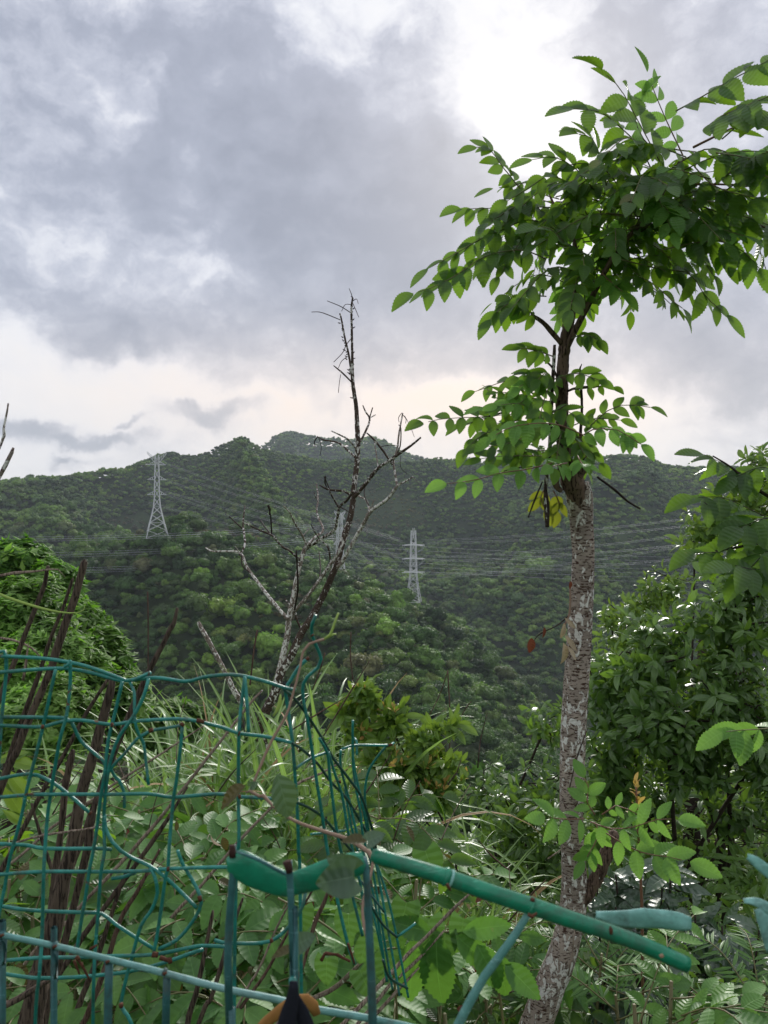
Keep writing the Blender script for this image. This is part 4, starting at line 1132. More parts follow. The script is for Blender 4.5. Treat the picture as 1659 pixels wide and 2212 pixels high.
P_ = [('deadpale', [(622, 1338, 8), (586, 1296, 7.5), (560, 1262, 7), (534, 1226, 6), (519, 1195, 6), (487, 1191, 4), (459, 1191, 3.5), (444, 1183, 2.5)]),
      ('deadbark', [(518, 1200, 5), (529, 1174, 4.5), (525, 1132, 4), (529, 1093, 2.5)]), ('twigdark', [(524, 1142, 3.5), (508, 1128, 3), (495, 1116, 2.5)]),
      ('deadbark', [(650, 1212, 5), (628, 1192, 5), (607, 1179, 5), (589, 1158, 4.5), (560, 1145, 4), (526, 1129, 3)]),
      ('twigdark', [(587, 1156, 3.5), (584, 1111, 3), (578, 1092, 2.5)]), ('twigdark', [(586, 1155, 3.5), (572, 1138, 3), (563, 1124, 2)]),
      ('twigdark', [(522, 1200, 3.5), (524, 1222, 3), (538, 1236, 2.5)]), ('deadpale', [(516, 1192, 3), (508, 1180, 2)]),
      ('deadpale', [(662, 1180, 5), (654, 1158, 4.5), (638, 1132, 4), (625, 1106, 3.5), (612, 1093, 2.5)]),
      ('twigdark', [(652, 1160, 2.5), (668, 1142, 2)]), ('deadpale', [(663, 1178, 7), (680, 1161, 6), (698, 1145, 5), (688, 1119, 4), (684, 1101, 3.5), (687, 1080, 4), (684, 1045, 2.5)]),
      ('deadbark', [(686, 1082, 3), (678, 1064, 2.5)]), ('deadbark', [(662, 1184, 8), (690, 1166, 7.5), (722, 1145, 7), (729, 1119, 6.5), (733, 1096, 6), (750, 1080, 6), (762, 1062, 6)]),
      ('deadbark', [(733, 1098, 5), (722, 1080, 4), (712, 1062, 3)]), ('twigdark', [(731, 1092, 3), (744, 1100, 2.5), (755, 1106, 2)]),
      ('deadpale', [(626, 1332, 8), (638, 1318, 8), (664, 1288, 8), (693, 1249, 8), (716, 1215, 6.5), (730, 1195, 5.5), (738, 1178, 4)]),
      ('twigdark', [(690, 1252, 3.5), (692, 1223, 3), (689, 1192, 2)]), ('deadbark', [(714, 1215, 4), (709, 1184, 4), (695, 1168, 3.5), (685, 1158, 3), (672, 1133, 2)]),
      ('twigdark', [(636, 1318, 4), (643, 1275, 4), (642, 1226, 4), (640, 1189, 3)]), ('deadbark', [(652, 1362, 5), (641, 1338, 5), (636, 1320, 4.5), (615, 1293, 2.5)]),
      ('deadpale', [(728, 1225, 9), (737, 1218, 9), (756, 1184, 9), (776, 1148, 8.5), (792, 1119, 8.5), (799, 1107, 8.5), (814, 1094, 8), (838, 1077, 7.5), (858, 1050, 6.5), (872, 1042, 4.5), (892, 1030, 3)]),
      ('deadpale', [(858, 1052, 5.5), (853, 1021, 5), (850, 994, 5), (858, 970, 4.5), (862, 936, 4), (870, 892, 3)]), ('deadbark', [(850, 994, 3), (864, 965, 3), (866, 925, 2.5), (861, 918, 2)]),
      ('deadpale', [(799, 1110, 5), (795, 1090, 4.5), (788, 1078, 4), (765, 1068, 4.5)]), ('twigdark', [(797, 1092, 3), (787, 1070, 2.5), (789, 1050, 2)]), ('deadpale', [(800, 1107, 3.5), (804, 1090, 3), (809, 1078, 1.5)]),
      ('deadbark', [(765, 1074, 9), (789, 1046, 8.5), (814, 1014, 7.5), (838, 997, 7), (862, 980, 6.5), (887, 963, 5.5), (909, 945, 4)]),
      ('deadbark', [(848, 1004, 4.5), (826, 972, 5), (806, 948, 4.5), (792, 935, 3)]), ('deadpale', [(817, 1012, 2.5), (812, 975, 3), (808, 950, 2.5)]),
      ('deadbark', [(769, 990, 5), (740, 963, 5), (726, 955, 4), (699, 950, 3.5), (686, 943, 3)]), ('deadpale', [(769, 970, 4), (753, 950, 4), (735, 940, 3.5), (716, 931, 2.5)]),
      ('deadbark', [(776, 958, 4.5), (789, 933, 5), (797, 914, 4.5), (798, 902, 4), (790, 890, 3.5), (784, 876, 2.5)]), ('deadbark', [(798, 903, 3), (805, 880, 2.5)]), ('deadbark', [(797, 904, 3), (811, 896, 2.5)]),
      ('deadbark', [(763, 1078, 5), (752, 1066, 5), (736, 1060, 5), (711, 1058, 5), (690, 1048, 3)]), ('twigdark', [(712, 1058, 3), (705, 1040, 2.5), (700, 1030, 2.5)]),
      ('twigdark', [(759, 825, 3.5), (740, 806, 4), (721, 790, 2.5)]), ('twigdark', [(736, 809, 1.5), (733, 828, 1.5), (731, 848, 1.5)]),
      ('twigdark', [(757, 733, 2), (748, 745, 2), (740, 762, 1.7), (721, 782, 1.5)]), ('twigdark', [(757, 675, 2), (736, 662, 2), (707, 650, 1.5)]), ('twigdark', [(735, 691, 2), (706, 679, 2), (690, 674, 1.7), (673, 674, 1.3)]),
      ('twigdark', [(762, 648, 2), (759, 635, 1.7), (754, 623, 1.3)]), ('twigdark', [(762, 655, 2), (768, 668, 1.7), (775, 685, 1.3)]), ('twigdark', [(760, 658, 1.6), (746, 658, 1.5), (738, 672, 1.3)]),
      ('twigdark', [(751, 770, 1.6), (738, 780, 1.5), (731, 795, 1.3)]), ('twigdark', [(762, 650, 2), (770, 646, 1.6), (774, 656, 1.2)]), ('twigdark', [(688, 944, 1.6), (694, 965, 1.4), (691, 985, 1.2)]),
      ('twigdark', [(686, 943, 3), (679, 955, 2.5), (681, 965, 1.5)]), ('twigdark', [(869, 895, 1.6), (877, 905, 1.6), (876, 915, 1.3)]), ('twigdark', [(868, 892, 1.5), (861, 902, 1.5), (862, 912, 1.2)]),
      ('twigdark', [(874, 898, 1.2), (886, 920, 1.2), (895, 944, 1)]), ('twigdark', [(580, 1092, 4), (583, 1100, 5), (582, 1112, 3)]), ('twigdark', [(703, 1030, 4), (702, 1042, 4), (706, 1052, 2)]),
      ('twigdark', [(865, 984, 1.2), (866, 1010, 1.2), (880, 1024, 1)]), ('twigdark', [(892, 1030, 1.2), (910, 1050, 1)]), ('twigdark', [(820, 965, 1.5), (840, 962, 1.3), (858, 962, 1.1)])]
for mt, pts in P_:
    br('branch' if pts[0][2] > 4 else 'twig', pts, mt, d=DD_ + R.uniform(-.03, .03), d1=DD_ + R.uniform(-.25, .25), sides=7 if pts[0][2] > 4 else 5)
# buds and thorns along the leaders
for k in range(46):
    t_ = R.random(); x, y = (762, 640 + 230 * t_) if R.random() < .55 else (734 + 24 * t_, 690 + 130 * t_)
    s = R.choice((-1, 1)); px_tube('bud', [(x, y, 3), (x + s * R.uniform(3, 6), y - R.uniform(1, 4), 1.5)], DD_, M['twigdark'], dt, 4, .01)

# ================================================================ broadleaf shrubs and trees


def dens_bush(name, label, cat, foot, blobs, kind, n_per, L, nros=7, trunk_r=.03, group=None, branch_mt='branch', fill=None, spread=1.15, droop=.25, tipk=None, keep=None, bare=0, woody=True):
    """shrub whose twigs end in whorls of leaves over uneven masses (x, y, rx, ry, d, depth)"""
    pl = Plant(name, label, cat, foot, group)
    tot = 0
    core = foot + Vector((0, 0, .05))
    for (x, y, rx, ry, d, dr) in blobs:
        c = P(x, y, d); rw, rh = rx * d / F, ry * d / F
        if woody:
            mid = core.lerp(c, .5) + Vector((R.uniform(-.4, .4), R.uniform(-.1, .3), R.uniform(-.1, .2)))
            cc, _ = catmull([tuple(core), tuple(mid), tuple(c)], [0, 0, 0], .12)
            V, Q = tube_arr(cc, np.linspace(trunk_r * .5, trunk_r * .25, len(cc)), 6, 1, .08)
            pl.tb.append(('stem', V, Q, M[branch_mt]))
        n = int(n_per * rx * ry / 1000)
        for k in range(n):
            v = rv(); v.normalize()
            if v.y > .35: v.y *= -1
            rr_ = R.uniform(.55, 1.06) if R.random() < .6 else R.uniform(.25, .7)
            pos = c + Vector((v.x * rw, v.y * dr, v.z * rh)) * rr_
            if keep and not keep(pos.x / pos.y * F + CX, CY - pos.z / pos.y * F): continue
            ax = (Vector((v.x, v.y * .8 - .25, v.z * .7 + .65)) + rv(.25)).normalized()
            if woody and (k % 4 == 0):
                st = c + (pos - c) * .25
                m_ = st.lerp(pos, .6) + Vector((0, 0, -.02)) + rv(.02)
                pl.stalk([st, m_, pos - ax * .02, pos], trunk_r * .16, trunk_r * .07, 'twig', M[branch_mt], 4)
            kk = kind if not isinstance(kind, (list, tuple)) else R.choice(kind)
            rosette(pl, pos, ax, kk, nros + R.randint(-1, 2), L * R.uniform(.8, 1.2), spread, droop)
            if tipk and R.random() < tipk[1] and v.z > .2:
                rosette(pl, pos + ax * .012, ax, tipk[0], 5, L * .55, .7, -.1)
            tot += 1
    return pl


# large shrub mass right of the spotted trunk
gb = gp(1500, 4.4)
bush = dens_bush('broadleaf_tree', 'large glossy leaved tree filling the right side behind the spotted trunk', 'tree', gb,
                 [(1560, 1330, 120, 110, 4.1, .35), (1400, 1420, 120, 110, 4.1, .35), (1560, 1500, 130, 120, 4.0, .35), (1350, 1530, 110, 100, 4.2, .3),
                  (1480, 1610, 130, 90, 4.1, .3), (1300, 1480, 60, 90, 4.3, .25), (1640, 1620, 90, 120, 4.0, .3), (1600, 1240, 90, 60, 4.2, .25), (1330, 1650, 70, 90, 4.2, .25), (1600, 1740, 100, 60, 4.3, .2), (1420, 1720, 80, 50, 4.5, .2), (1350, 1800, 90, 60, 4.6, .2), (1600, 1850, 90, 60, 4.6, .2), (1480, 1880, 80, 50, 4.7, .2), (1440, 1560, 110, 80, 3.9, .2)],
                 'glossy', 7.4, .092, 7, .04)
bush.finish(stuffname='inner_leaves')
bush = dens_bush('broadleaf_tree', 'lower glossy leaved shrub between the dark valley and the spotted trunk', 'shrub', gp(1180, 4.6),
                 [(1180, 1560, 55, 60, 4.5, .25), (1170, 1690, 90, 80, 4.4, .3), (1110, 1760, 110, 80, 4.3, .3), (1160, 1850, 110, 80, 4.1, .3), (1300, 1680, 60, 80, 4.3, .3),
                  (1040, 1700, 60, 50, 4.6, .2), (1060, 1860, 80, 60, 4.1, .25)],
                 'glossy', 6.2, .075, 7, .03)
bush.finish(stuffname='inner_leaves')
# conical tree with narrow leaves behind it, top right
bush = dens_bush('narrow_leaf_tree', 'dark tree with narrow leaf whorls behind the drooping branch, against the sky at right', 'tree', gp(1640, 6.4),
                 [(1640, 1000, 60, 45, 6.2, .3), (1580, 1080, 70, 50, 6.2, .3), (1540, 1130, 75, 55, 6.2, .3), (1500, 1175, 55, 40, 6.2, .3), (1640, 1120, 60, 80, 6.2, .3)],
                 'shrub', 9, .10, 8, .03, spread=1.3, droop=.05)
bush.finish(stuffname='inner_leaves')
bush = dens_bush('narrow_leaf_tree', 'round dark shrub whose top peeks out left of the large glossy tree', 'shrub', gp(1340, 7),
                 [(1320, 1330, 50, 26, 7, .3), (1370, 1310, 60, 40, 7, .3), (1420, 1290, 60, 50, 7, .3), (1350, 1380, 90, 60, 7, .3), (1450, 1250, 40, 40, 7, .3)],
                 'shrub', 9, .09, 8, .03, spread=1.3, droop=.05)
bush.finish(stuffname='inner_leaves')
# yellow-tipped shrub in the middle
bush = dens_bush('yellow_tipped_shrub', 'small shrub with yellow and pink new leaves right of the tall grass', 'shrub', gp(850, 3.3),
                 [(800, 1492, 48, 24, 2.8, .1), (762, 1530, 38, 18, 2.8, .1), (845, 1540, 50, 22, 2.8, .12), (790, 1580, 60, 22, 2.8, .12), (915, 1585, 55, 22, 2.8, .12), (955, 1555, 36, 14, 2.8, .1),
                  (880, 1650, 80, 26, 2.8, .12), (965, 1635, 40, 18, 2.8, .1), (945, 1700, 60, 24, 2.8, .12), (820, 1640, 46, 22, 2.8, .12), (860, 1710, 70, 24, 2.8, .12)],
                 'shrub', 13, .064, 8, .012, droop=.1, tipk=('tip', .6))
bush.finish(stuffname='inner_leaves')
# drooping leafy branch entering from the right
pl = Plant('overhanging_branch', 'leafy branch with shiny drooping leaves reaching in from the right edge', 'branch', P(1700, 1100, 2.3))
px_tube('stem', [(1800, 1080, 14), (1700, 1085, 10), (1640, 1060, 7), (1580, 1010, 5), (1540, 985, 3)], 2.3, M['branch'], pl.root, 7, .02, .06, d1=2.2)
px_tube('stem', [(1780, 1110, 10), (1680, 1130, 7), (1590, 1130, 5), (1520, 1085, 3)], 2.25, M['branch'], pl.root, 6, .02, .06, d1=2.1)
px_tube('stem', [(1780, 1160, 10), (1659, 1170, 7), (1580, 1185, 5), (1490, 1200, 3)], 2.2, M['branch'], pl.root, 6, .02, .06, d1=2.05)
for pp, d0, d1, n, Lp in (([(1659, 1070), (1620, 1040), (1580, 1010), (1520, 982)], 2.3, 2.2, 6, 74), ([(1680, 1130), (1620, 1100), (1560, 1075), (1500, 1075)], 2.2, 2.1, 6, 80),
                          ([(1700, 1165), (1620, 1165), (1560, 1190), (1500, 1195)], 2.2, 2.0, 6, 82), ([(1700, 1210), (1640, 1230), (1580, 1220)], 2.0, 1.9, 5, 88),
                          ([(1720, 1060), (1680, 1020), (1640, 1010), (1590, 1030)], 2.3, 2.2, 5, 74), ([(1700, 1120), (1650, 1120), (1600, 1140)], 2.1, 2.0, 5, 84),
                          ([(1720, 1180), (1660, 1190), (1610, 1240)], 2.0, 1.95, 5, 84)):
    pfrond(pl, pp, d0, d1, 'ash', n, Lp, N=(R.uniform(-.2, .2), -.45, .9), droop=.5, stalk_mt=M['branch'])
pfrond(pl, [(1700, 1570), (1640, 1575), (1590, 1578), (1560, 1582)], 1.7, 1.65, 'ash_young', 4, 76, N=(0, -.6, .8), droop=.7)
pl.finish()

# dark branchy tree under the glossy crown, lower right
pl = Plant('dark_branchy_tree', 'shaded tree with a thick trunk and tangled bare branches at lower right', 'tree', gp(1540, 5.4))
px_tube('trunk', [(1475, 2300, 50), (1500, 2100, 44), (1497, 1900, 40), (1492, 1750, 36), (1500, 1650, 30), (1510, 1500, 24), (1520, 1350, 14)], 5.2, M['branch'], pl.root, 10, .05, .08)
px_tube('limb', [(1497, 1900, 20), (1560, 1820, 26), (1600, 1740, 24), (1659, 1690, 18), (1750, 1640, 14)], 5.0, M['branch'], pl.root, 8, .05, .08)
px_tube('limb', [(1640, 1900, 14), (1620, 1830, 18), (1590, 1770, 16), (1560, 1720, 12), (1540, 1640, 10)], 4.8, M['branch'], pl.root, 8, .05, .08)
for k in range(90):
    x0, y0 = R.uniform(1340, 1700), R.uniform(1660, 1960)
    a = R.choice((0, 0, 1)) * R.uniform(-1.2, 1.2) + R.uniform(-.35, .35); L = R.uniform(60, 190)
    p0 = P(x0, y0, R.uniform(4.6, 5.6)); p1 = p0 + Vector((math.cos(a) * L, R.uniform(-40, 40), math.sin(a) * L)) * 5 / F
    m_ = p0.lerp(p1, .5) + rv(.05)
    cc, _ = catmull([tuple(p0), tuple(m_), tuple(p1)], [0, 0, 0], .05)
    w = R.uniform(2, 7) * .5 * 5 / F
    V, Q = tube_arr(cc, np.linspace(w, w * .5, len(cc)), 5, 1, .08)
    pl.tb.append(('branch', V, Q, M['branch']))
for k in range(420):
    p = P(R.uniform(1300, 1720), R.uniform(1640, 2000), R.uniform(4.7, 6.2))
    rosette(pl, p, Vector((0, -.4, 1)) + rv(.5), 'shrub', 5, .07, 1.2, .1)
pl.finish()

# large glossy plants, bottom right
for (nm, lab, gx, gdp, spots) in (
        ('glossy_shrub', 'shrub with long dark glossy leaves below the low shoot of the spotted trunk', 1400, 2.5,
         [(1330, 1890, .15), (1380, 1870, .1), (1370, 1950, 0), (1430, 1920, .1), (1330, 1960, 0), (1290, 1920, 0), (1450, 1870, .1)]),
        ('glossy_shrub', 'shrub with long dark glossy leaves in the bottom right corner under the blue paint flake', 1560, 2.3,
         [(1560, 2000, .1), (1520, 2070, 0), (1590, 2070, .1), (1640, 2010, 0), (1575, 2130, 0), (1640, 2130, 0), (1500, 1960, .1)]),
        ('glossy_shrub', 'low dark glossy leaves beside the foot of the spotted trunk', 1330, 2.2,
         [(1310, 2080, .1), (1350, 2120, 0), (1420, 2090, .1), (1440, 2160, 0), (1300, 2170, 0), (1380, 2190, 0), (1480, 2190, 0)])):
    pl = Plant(nm, lab, 'shrub', gp(gx, gdp + .1))
    for (x, y, dy) in spots:
        d = gdp + R.uniform(-.12, .2); p = P(x, y, d)
        f_ = pl.root.location + Vector(((x - gx) / F * gdp * .4, 0, 0))
        pl.stalk([f_, f_.lerp(p, .6) + Vector((R.uniform(-.04, .04), 0, 0)), p], .006, .003, 'stem', M['branch'], 6)
        rosette(pl, p, Vector((R.uniform(-.3, .3), -.35, 1)), 'glossy_dark', 9, .12, 1.2, .22)
        rosette(pl, p - Vector((0, 0, .06)), Vector((R.uniform(-.3, .3), -.35, 1)), 'glossy_dark', 7, .12, 1.4, .25)
    pl.finish()

# ================================================================ tall grass
GI = 0
for (x, d, H, n, lab) in (
        (395, 3.0, 1.75, 120, 'tall silvergrass clump left of the broken pale branch, behind the wire mesh'), (470, 3.15, 2.0, 150, 'tallest upright silvergrass clump between the broken branch and the stakes'),
        (545, 3.1, 1.75, 110, 'silvergrass clump around the fork of the dead tree'), (330, 3.0, 1.7, 110, 'silvergrass clump behind the leaning stakes in the wire mesh'),
        (655, 3.0, 1.95, 140, 'silvergrass clump right of the dead tree behind the fanned wires'), (700, 3.3, 1.7, 90, 'silvergrass clump below the yellow tipped shrub'),
        (740, 3.9, 2.05, 22, 'thin grass tuft rising against the dark woods left of the yellow tipped shrub'), (860, 2.7, 1.2, 120, 'grass clump above the green tube'),
        (960, 2.9, 1.25, 130, 'grass clump right of the green tube joint, leaning outward'), (620, 2.6, 1.3, 110, 'lower grass clump behind the bent green rail'),
        (250, 3.2, 1.75, 70, 'thin grass clump behind the brown stakes at left'), (800, 3.3, 1.35, 70, 'grass clump left of the green tube joint among shrub stems'),
        (300, 4.2, 2.0, 30, 'thin grass tuft standing above the mesh top beside the left bushes'), (1000, 2.5, .95, 80, 'low grass at the foot of the glossy shrub')):
    f_ = gp(x, d)
    pl = Plant('silvergrass_clump', lab, 'grass clump', f_)
    H *= 1.15
    for k in range(int(n * 1.9)):
        a = R.uniform(0, 6.28); rr_ = .17 * math.sqrt(R.random())
        p = f_ + Vector((math.cos(a) * rr_, math.sin(a) * rr_, 0))
        az = R.gauss(a, .9); sc_ = H * R.uniform(.34, .56); base = H * R.uniform(.0, .52) ** 1.0
        if R.random() < .3: base *= .2; sc_ *= 1.25
        if base + sc_ > H * .86: sc_ = H * .86 - base
        p = p + Vector((math.cos(a) * rr_ * base * .5, math.sin(a) * rr_ * base * .5, base))
        lean = R.uniform(.0, .22)
        m4 = Matrix.Translation(p) @ Matrix.Rotation(az, 4, 'Z') @ Matrix.Rotation(lean, 4, 'Y') @ Matrix.Diagonal((sc_, min(sc_, .8) * R.uniform(.9, 1.75) * (1 if n > 50 else .6), sc_, 1))
        kd = 'grass' if R.random() > .06 else 'grass_dry'
        pl.lv.append((kd, R.randrange(len(K[kd].me)), m4, base + .01))
    pl.finish(300)
for (pts, w) in (([(540, 1480), (549, 1400), (556, 1360)], 4), ([(320, 1460), (320, 1350), (319, 1278)], 3), ([(968, 1700), (972, 1560), (967, 1448)], 3), ([(920, 1560), (950, 1500), (967, 1450)], 2), ([(985, 1590), (1000, 1540), (1018, 1515)], 2),
                 ([(675, 1490), (690, 1450), (702, 1410)], 3), ([(765, 1490), (757, 1420), (758, 1365)], 3)):
    o = px_tube('dry_reed', [(x, y, w) for x, y in pts], 3.3, M['stalkred'], None, 5, .03, .05)
    prop(o, 'thin dry reddish grass stem standing upright at picture height %d, %s' % (0, '') if 0 else None)
    GI += 1
    o['label'] = ['dry stem with a cut top left of the dead tree fork', 'thin dry stem rising against the woods above the left mesh', 'tall thin dry stem right of the yellow tipped shrub',
                  'leaning thin dry stem meeting the tall one by the shrub', 'short curved reddish stem right of the shrub', 'dry stem leaning right beside the curled wire end', 'thin dry stem left of the yellow tipped shrub'][GI - 1]
    o['category'] = 'stem'; o['group'] = 'dry stems in the grass'

# ================================================================ leafy trees down the slope at left


def spray_crown(c, rx, ry, rz, nclump, nleaf, leaf, clump):
    """crown of many leafy sprays spread through an uneven volume"""
    v = NR.normal(0, 1, (nclump, 3)); v /= np.linalg.norm(v, axis=1)[:, None]
    rr_ = np.where(NR.random(nclump) < .7, NR.uniform(.72, 1.1, nclump), NR.uniform(.3, .75, nclump))
    lump = 1 + .22 * np.sin(v[:, 0] * 5 + c[0] * 3) * np.cos(v[:, 2] * 6 + c[2])
    cc = v * (rr_ * lump)[:, None] * np.array((rx, ry, rz)) + np.array(c)
    cen = np.repeat(cc, nleaf, 0); out = np.repeat(v, nleaf, 0)
    off = NR.normal(0, 1, cen.shape) * np.array((1, 1, .38)) * clump * .5
    off[:, 2] -= .5 * (off[:, 0] ** 2 + off[:, 1] ** 2) / clump
    nor = out * .6 + np.array((0, 0, 1.)) + NR.normal(0, .3, cen.shape)
    V, Q = quads_on(cen + off, nor, leaf * NR.uniform(.6, 1.3, len(cen)), .35, 1.25)
    return V, Q, np.repeat(np.repeat(NR.random(nclump), nleaf) * .5 + NR.random(len(cen)) * .3, 4)


LT = [((40, 1215, 62, 55, 25), 'bushdark', 'round dark tree crown at the left edge below the far ridge'), ((112, 1262, 52, 55, 24), 'bushdark', 'dark tree crown right of the leftmost dark crown'),
      ((40, 1320, 95, 75, 17), 'bushlight', 'pale green feathery tree at the left edge above the mesh'), ((150, 1345, 60, 55, 20), 'bushdark', 'dark green tree behind the three brown stakes'),
      ((110, 1420, 95, 60, 15), 'bushlight', 'pale green bush directly above the mesh top wire at left'), ((215, 1420, 62, 58, 19), 'bushdark', 'rounded dark bush right of the brown stakes'),
      ((20, 1450, 60, 60, 13), 'bushlight', 'pale bush in the corner where the mesh meets the left edge'), ((235, 1500, 70, 50, 15), 'bushdark', 'dark bush behind the left mesh panel'), ((100, 1540, 110, 70, 12), 'bushlight', 'pale leafy bush behind the stakes and the mesh'),
      ((330, 1560, 90, 50, 30), 'bushdark', 'dark bush behind the tall grass'), ((620, 1640, 140, 60, 30), 'bushdark', 'dark bush behind the dead tree foot')]
for k, ((x, y, rx, ry, d), mt, lab) in enumerate(LT):
    c = P(x, y, d); rw, rh = rx * d / F, ry * d / F
    f_ = gp(x, d)
    t = thing('leafy_tree', lab, 'tree', f_, 'leafy trees down the slope at left')
    small = mt == 'bushlight'
    V, Q, rn = spray_crown(c, rw * .95, rw * .95, rh * 1.0, int(rx * ry / (44 if small else 38)), 60, d * (9 if small else 10) / F, d * (26 if small else 30) / F)
    link('crown', mesh_np('crown', V, Q, M[mt], None, rn, smooth=False), t)
    V, Q = tube_arr([tuple(f_ - Vector((0, 0, .3))), tuple(f_.lerp(c, .5)), tuple(c)], [.16, .12, .05], 8)
    link('trunk', mesh_np('trunk', V, Q, M['branch']), t)

# ================================================================ undergrowth over the near slope
tufts = []
for k in range(4):
    pl = []
    for q in range(46):
        v = rv(); v.normalize(); v.z = abs(v.z) * .7
        pos = v * R.uniform(.25, 1) * .9; T = (v + rv(.5)); T.z -= .1
        m4 = np.array(basis(pos, T, (Vector((0, 0, 1)) + rv(.35)), R.uniform(.32, .5))); a = R.choice(lan_v + obo_v)
        pl.append((a[0] @ m4[:3, :3].T + m4[:3, 3], a[1], a[2]))
    V, Q = join_arr([(a, b) for a, b, _ in pl]); tufts.append(mesh_np('tuft', V, Q, M['tuft'], np.vstack([u for _, _, u in pl])))
up = []
for (d0, d1, sp) in ((1.9, 4, .20), (4, 9, .34), (9, 26, .8), (26, 100, 2.2)):
    gx, gy = np.meshgrid(np.arange(-.62 * d1, .62 * d1, sp), np.arange(d0, d1, sp))
    gx = gx + NR.uniform(-.5, .5, gx.shape) * sp; gy = gy + NR.uniform(-.5, .5, gy.shape) * sp
    ok = np.abs(gx / gy) < .62; up.append(np.stack([gx[ok], gy[ok], np.full(ok.sum(), sp)], -1))
up = np.vstack(up); uz = height(up[:, 0], up[:, 1]); n = len(up)
tall = .25 + .45 * ((up[:, 0] / up[:, 1] > .22) & (up[:, 1] > 3.2)) + .35 * vnoise(up[:, 0] * 1.3, up[:, 1] * 1.3)
s = up[:, 2] * NR.uniform(.55, .9, n)
gn_scatter('undergrowth', np.stack([up[:, 0], up[:, 1], uz + tall + NR.uniform(0, .5, n) + s * .5], -1), np.stack([s, s, s * .9], -1),
           np.stack([NR.uniform(-.5, .5, n), NR.uniform(-.5, .5, n), NR.uniform(0, 6.28, n)], -1), NR.integers(0, 4, n), tufts, 'tangled low green undergrowth covering the slope below the fence')

# ================================================================ low compound-leaved plants


def low_plant(lab, x, y, d, nf, Lp, kind='sumac', n=5, flen=.34, nm='compound_leaf_plant', azr=(0, 6.28), el=(.1, .7), drop=.22, cat='plant', stem='stem'):
    top = P(x, y, d); f_ = gp(x + R.uniform(-20, 20), d + .05)
    pl = Plant(nm, lab, cat, f_)
    pl.stalk([f_, f_.lerp(top, .5) + Vector((R.uniform(-.03, .03), 0, 0)), top], .006, .004, 'stem', M[stem], 6)
    a0 = R.uniform(0, 6.28)
    for k in range(nf):
        a = azr[0] + (azr[1] - azr[0]) * ((k + R.uniform(-.3, .3)) / nf) + (a0 if azr[1] > 6 else 0)
        p = top - Vector((0, 0, .12 * R.random())); e = R.uniform(*el)
        dr = Vector((math.cos(a) * math.cos(e), math.sin(a) * math.cos(e), math.sin(e))); L = flen * R.uniform(.75, 1.15)
        q1 = p + dr * L * .5; q2 = p + dr * L - Vector((0, 0, drop * L * (1 + R.random())))
        if q2.y < .95: q2.y = .95 + .1 * R.random()
        # the spotted trunk stands clear of the leaves in front of it
        if min(q1.y, q2.y) < 1.95 and any(1075 - 30 * (q is q2) < q.x / q.y * F + CX < 1325 for q in (q1, q2, p.lerp(q2, .75))): continue
        frond(pl, [tuple(p), tuple(q1), tuple(q2)], kind, n + R.randint(-1, 1), Lp * d / F, (R.uniform(-.2, .2), -.45, 1), ang=64, droop=.12, jit=.1, r=.0022, t0=.15)
    return pl.finish()


LP = [(60, 1750, 2.3, 7, 62, 'sumac'), (170, 1780, 2.5, 7, 58, 'sumac'), (300, 1750, 2.4, 7, 60, 'sumac'), (40, 1800, 2.0, 7, 66, 'sumac'), (300, 1830, 2.1, 7, 64, 'sumac'),
      (170, 1860, 1.9, 7, 68, 'sumac'), (420, 1850, 1.9, 8, 72, 'sumac'), (300, 1900, 1.8, 7, 70, 'sumac'), (480, 1960, 1.6, 7, 78, 'sumac'), (70, 1980, 1.7, 7, 70, 'sumac'),
      (380, 2060, 1.5, 7, 84, 'sumac'), (200, 2100, 1.5, 7, 78, 'sumac'), (540, 2090, 1.45, 7, 88, 'sumac'), (650, 2000, 1.6, 7, 76, 'sumac'), (60, 2160, 1.5, 6, 76, 'sumac'),
      (720, 2120, 1.4, 7, 92, 'sumac'), (600, 2190, 1.3, 6, 96, 'sumac'), (860, 2090, 1.45, 7, 96, 'sumac'), (960, 2000, 1.6, 7, 84, 'sumac'), (1050, 2080, 2.1, 7, 64, 'sumac'),
      (820, 2200, 1.35, 6, 92, 'sumac'), (960, 2190, 1.4, 6, 96, 'sumac'), (900, 1900, 1.9, 7, 70, 'sumac'), (760, 1830, 2.3, 6, 66, 'ash'), (820, 1760, 2.2, 6, 72, 'ash'), (520, 1870, 2.3, 6, 60, 'sumac'),
      (1370, 2170, 1.6, 6, 74, 'ash_young'), (1450, 2120, 1.6, 7, 80, 'sumac'), (1060, 2170, 2.15, 6, 62, 'ash'), (430, 2190, 1.35, 6, 84, 'sumac'), (20, 1900, 1.8, 6, 70, 'ash')]
LPL = ['behind the stakes at the left edge', 'between the leaning stakes, level with the second wire row', 'in the gap right of the tall dark stake', 'at the left edge below the bright big leaf',
       'under the broken wire end', 'behind the middle of the left mesh', 'left of the bent green rail, the palest one', 'beside the curling mesh wire', 'inside the round wire loop', 'above the pale rail at the left edge',
       'right of the second post below the rail', 'between the stakes above the rail', 'between the first two thick uprights', 'below the bent green rail', 'in the bottom left corner',
       'between the second and third thick uprights', 'beside the black strap', 'under the fan of parallel wires', 'below the green tube clamp', 'behind the slanting blue brace', 'at the bottom edge right of the strap',
       'at the bottom edge left of the slanting brace', 'just above the green tube', 'behind the vine twig among the grass', 'right of the fanned wires with broad bright leaflets', 'behind the grass foot left of the rail',
       'at the right foot of the spotted trunk', 'below the open end of the green tube', 'at the left foot of the spotted trunk', 'at the bottom edge left of the first thick upright', 'at the left edge among the thin stalks']
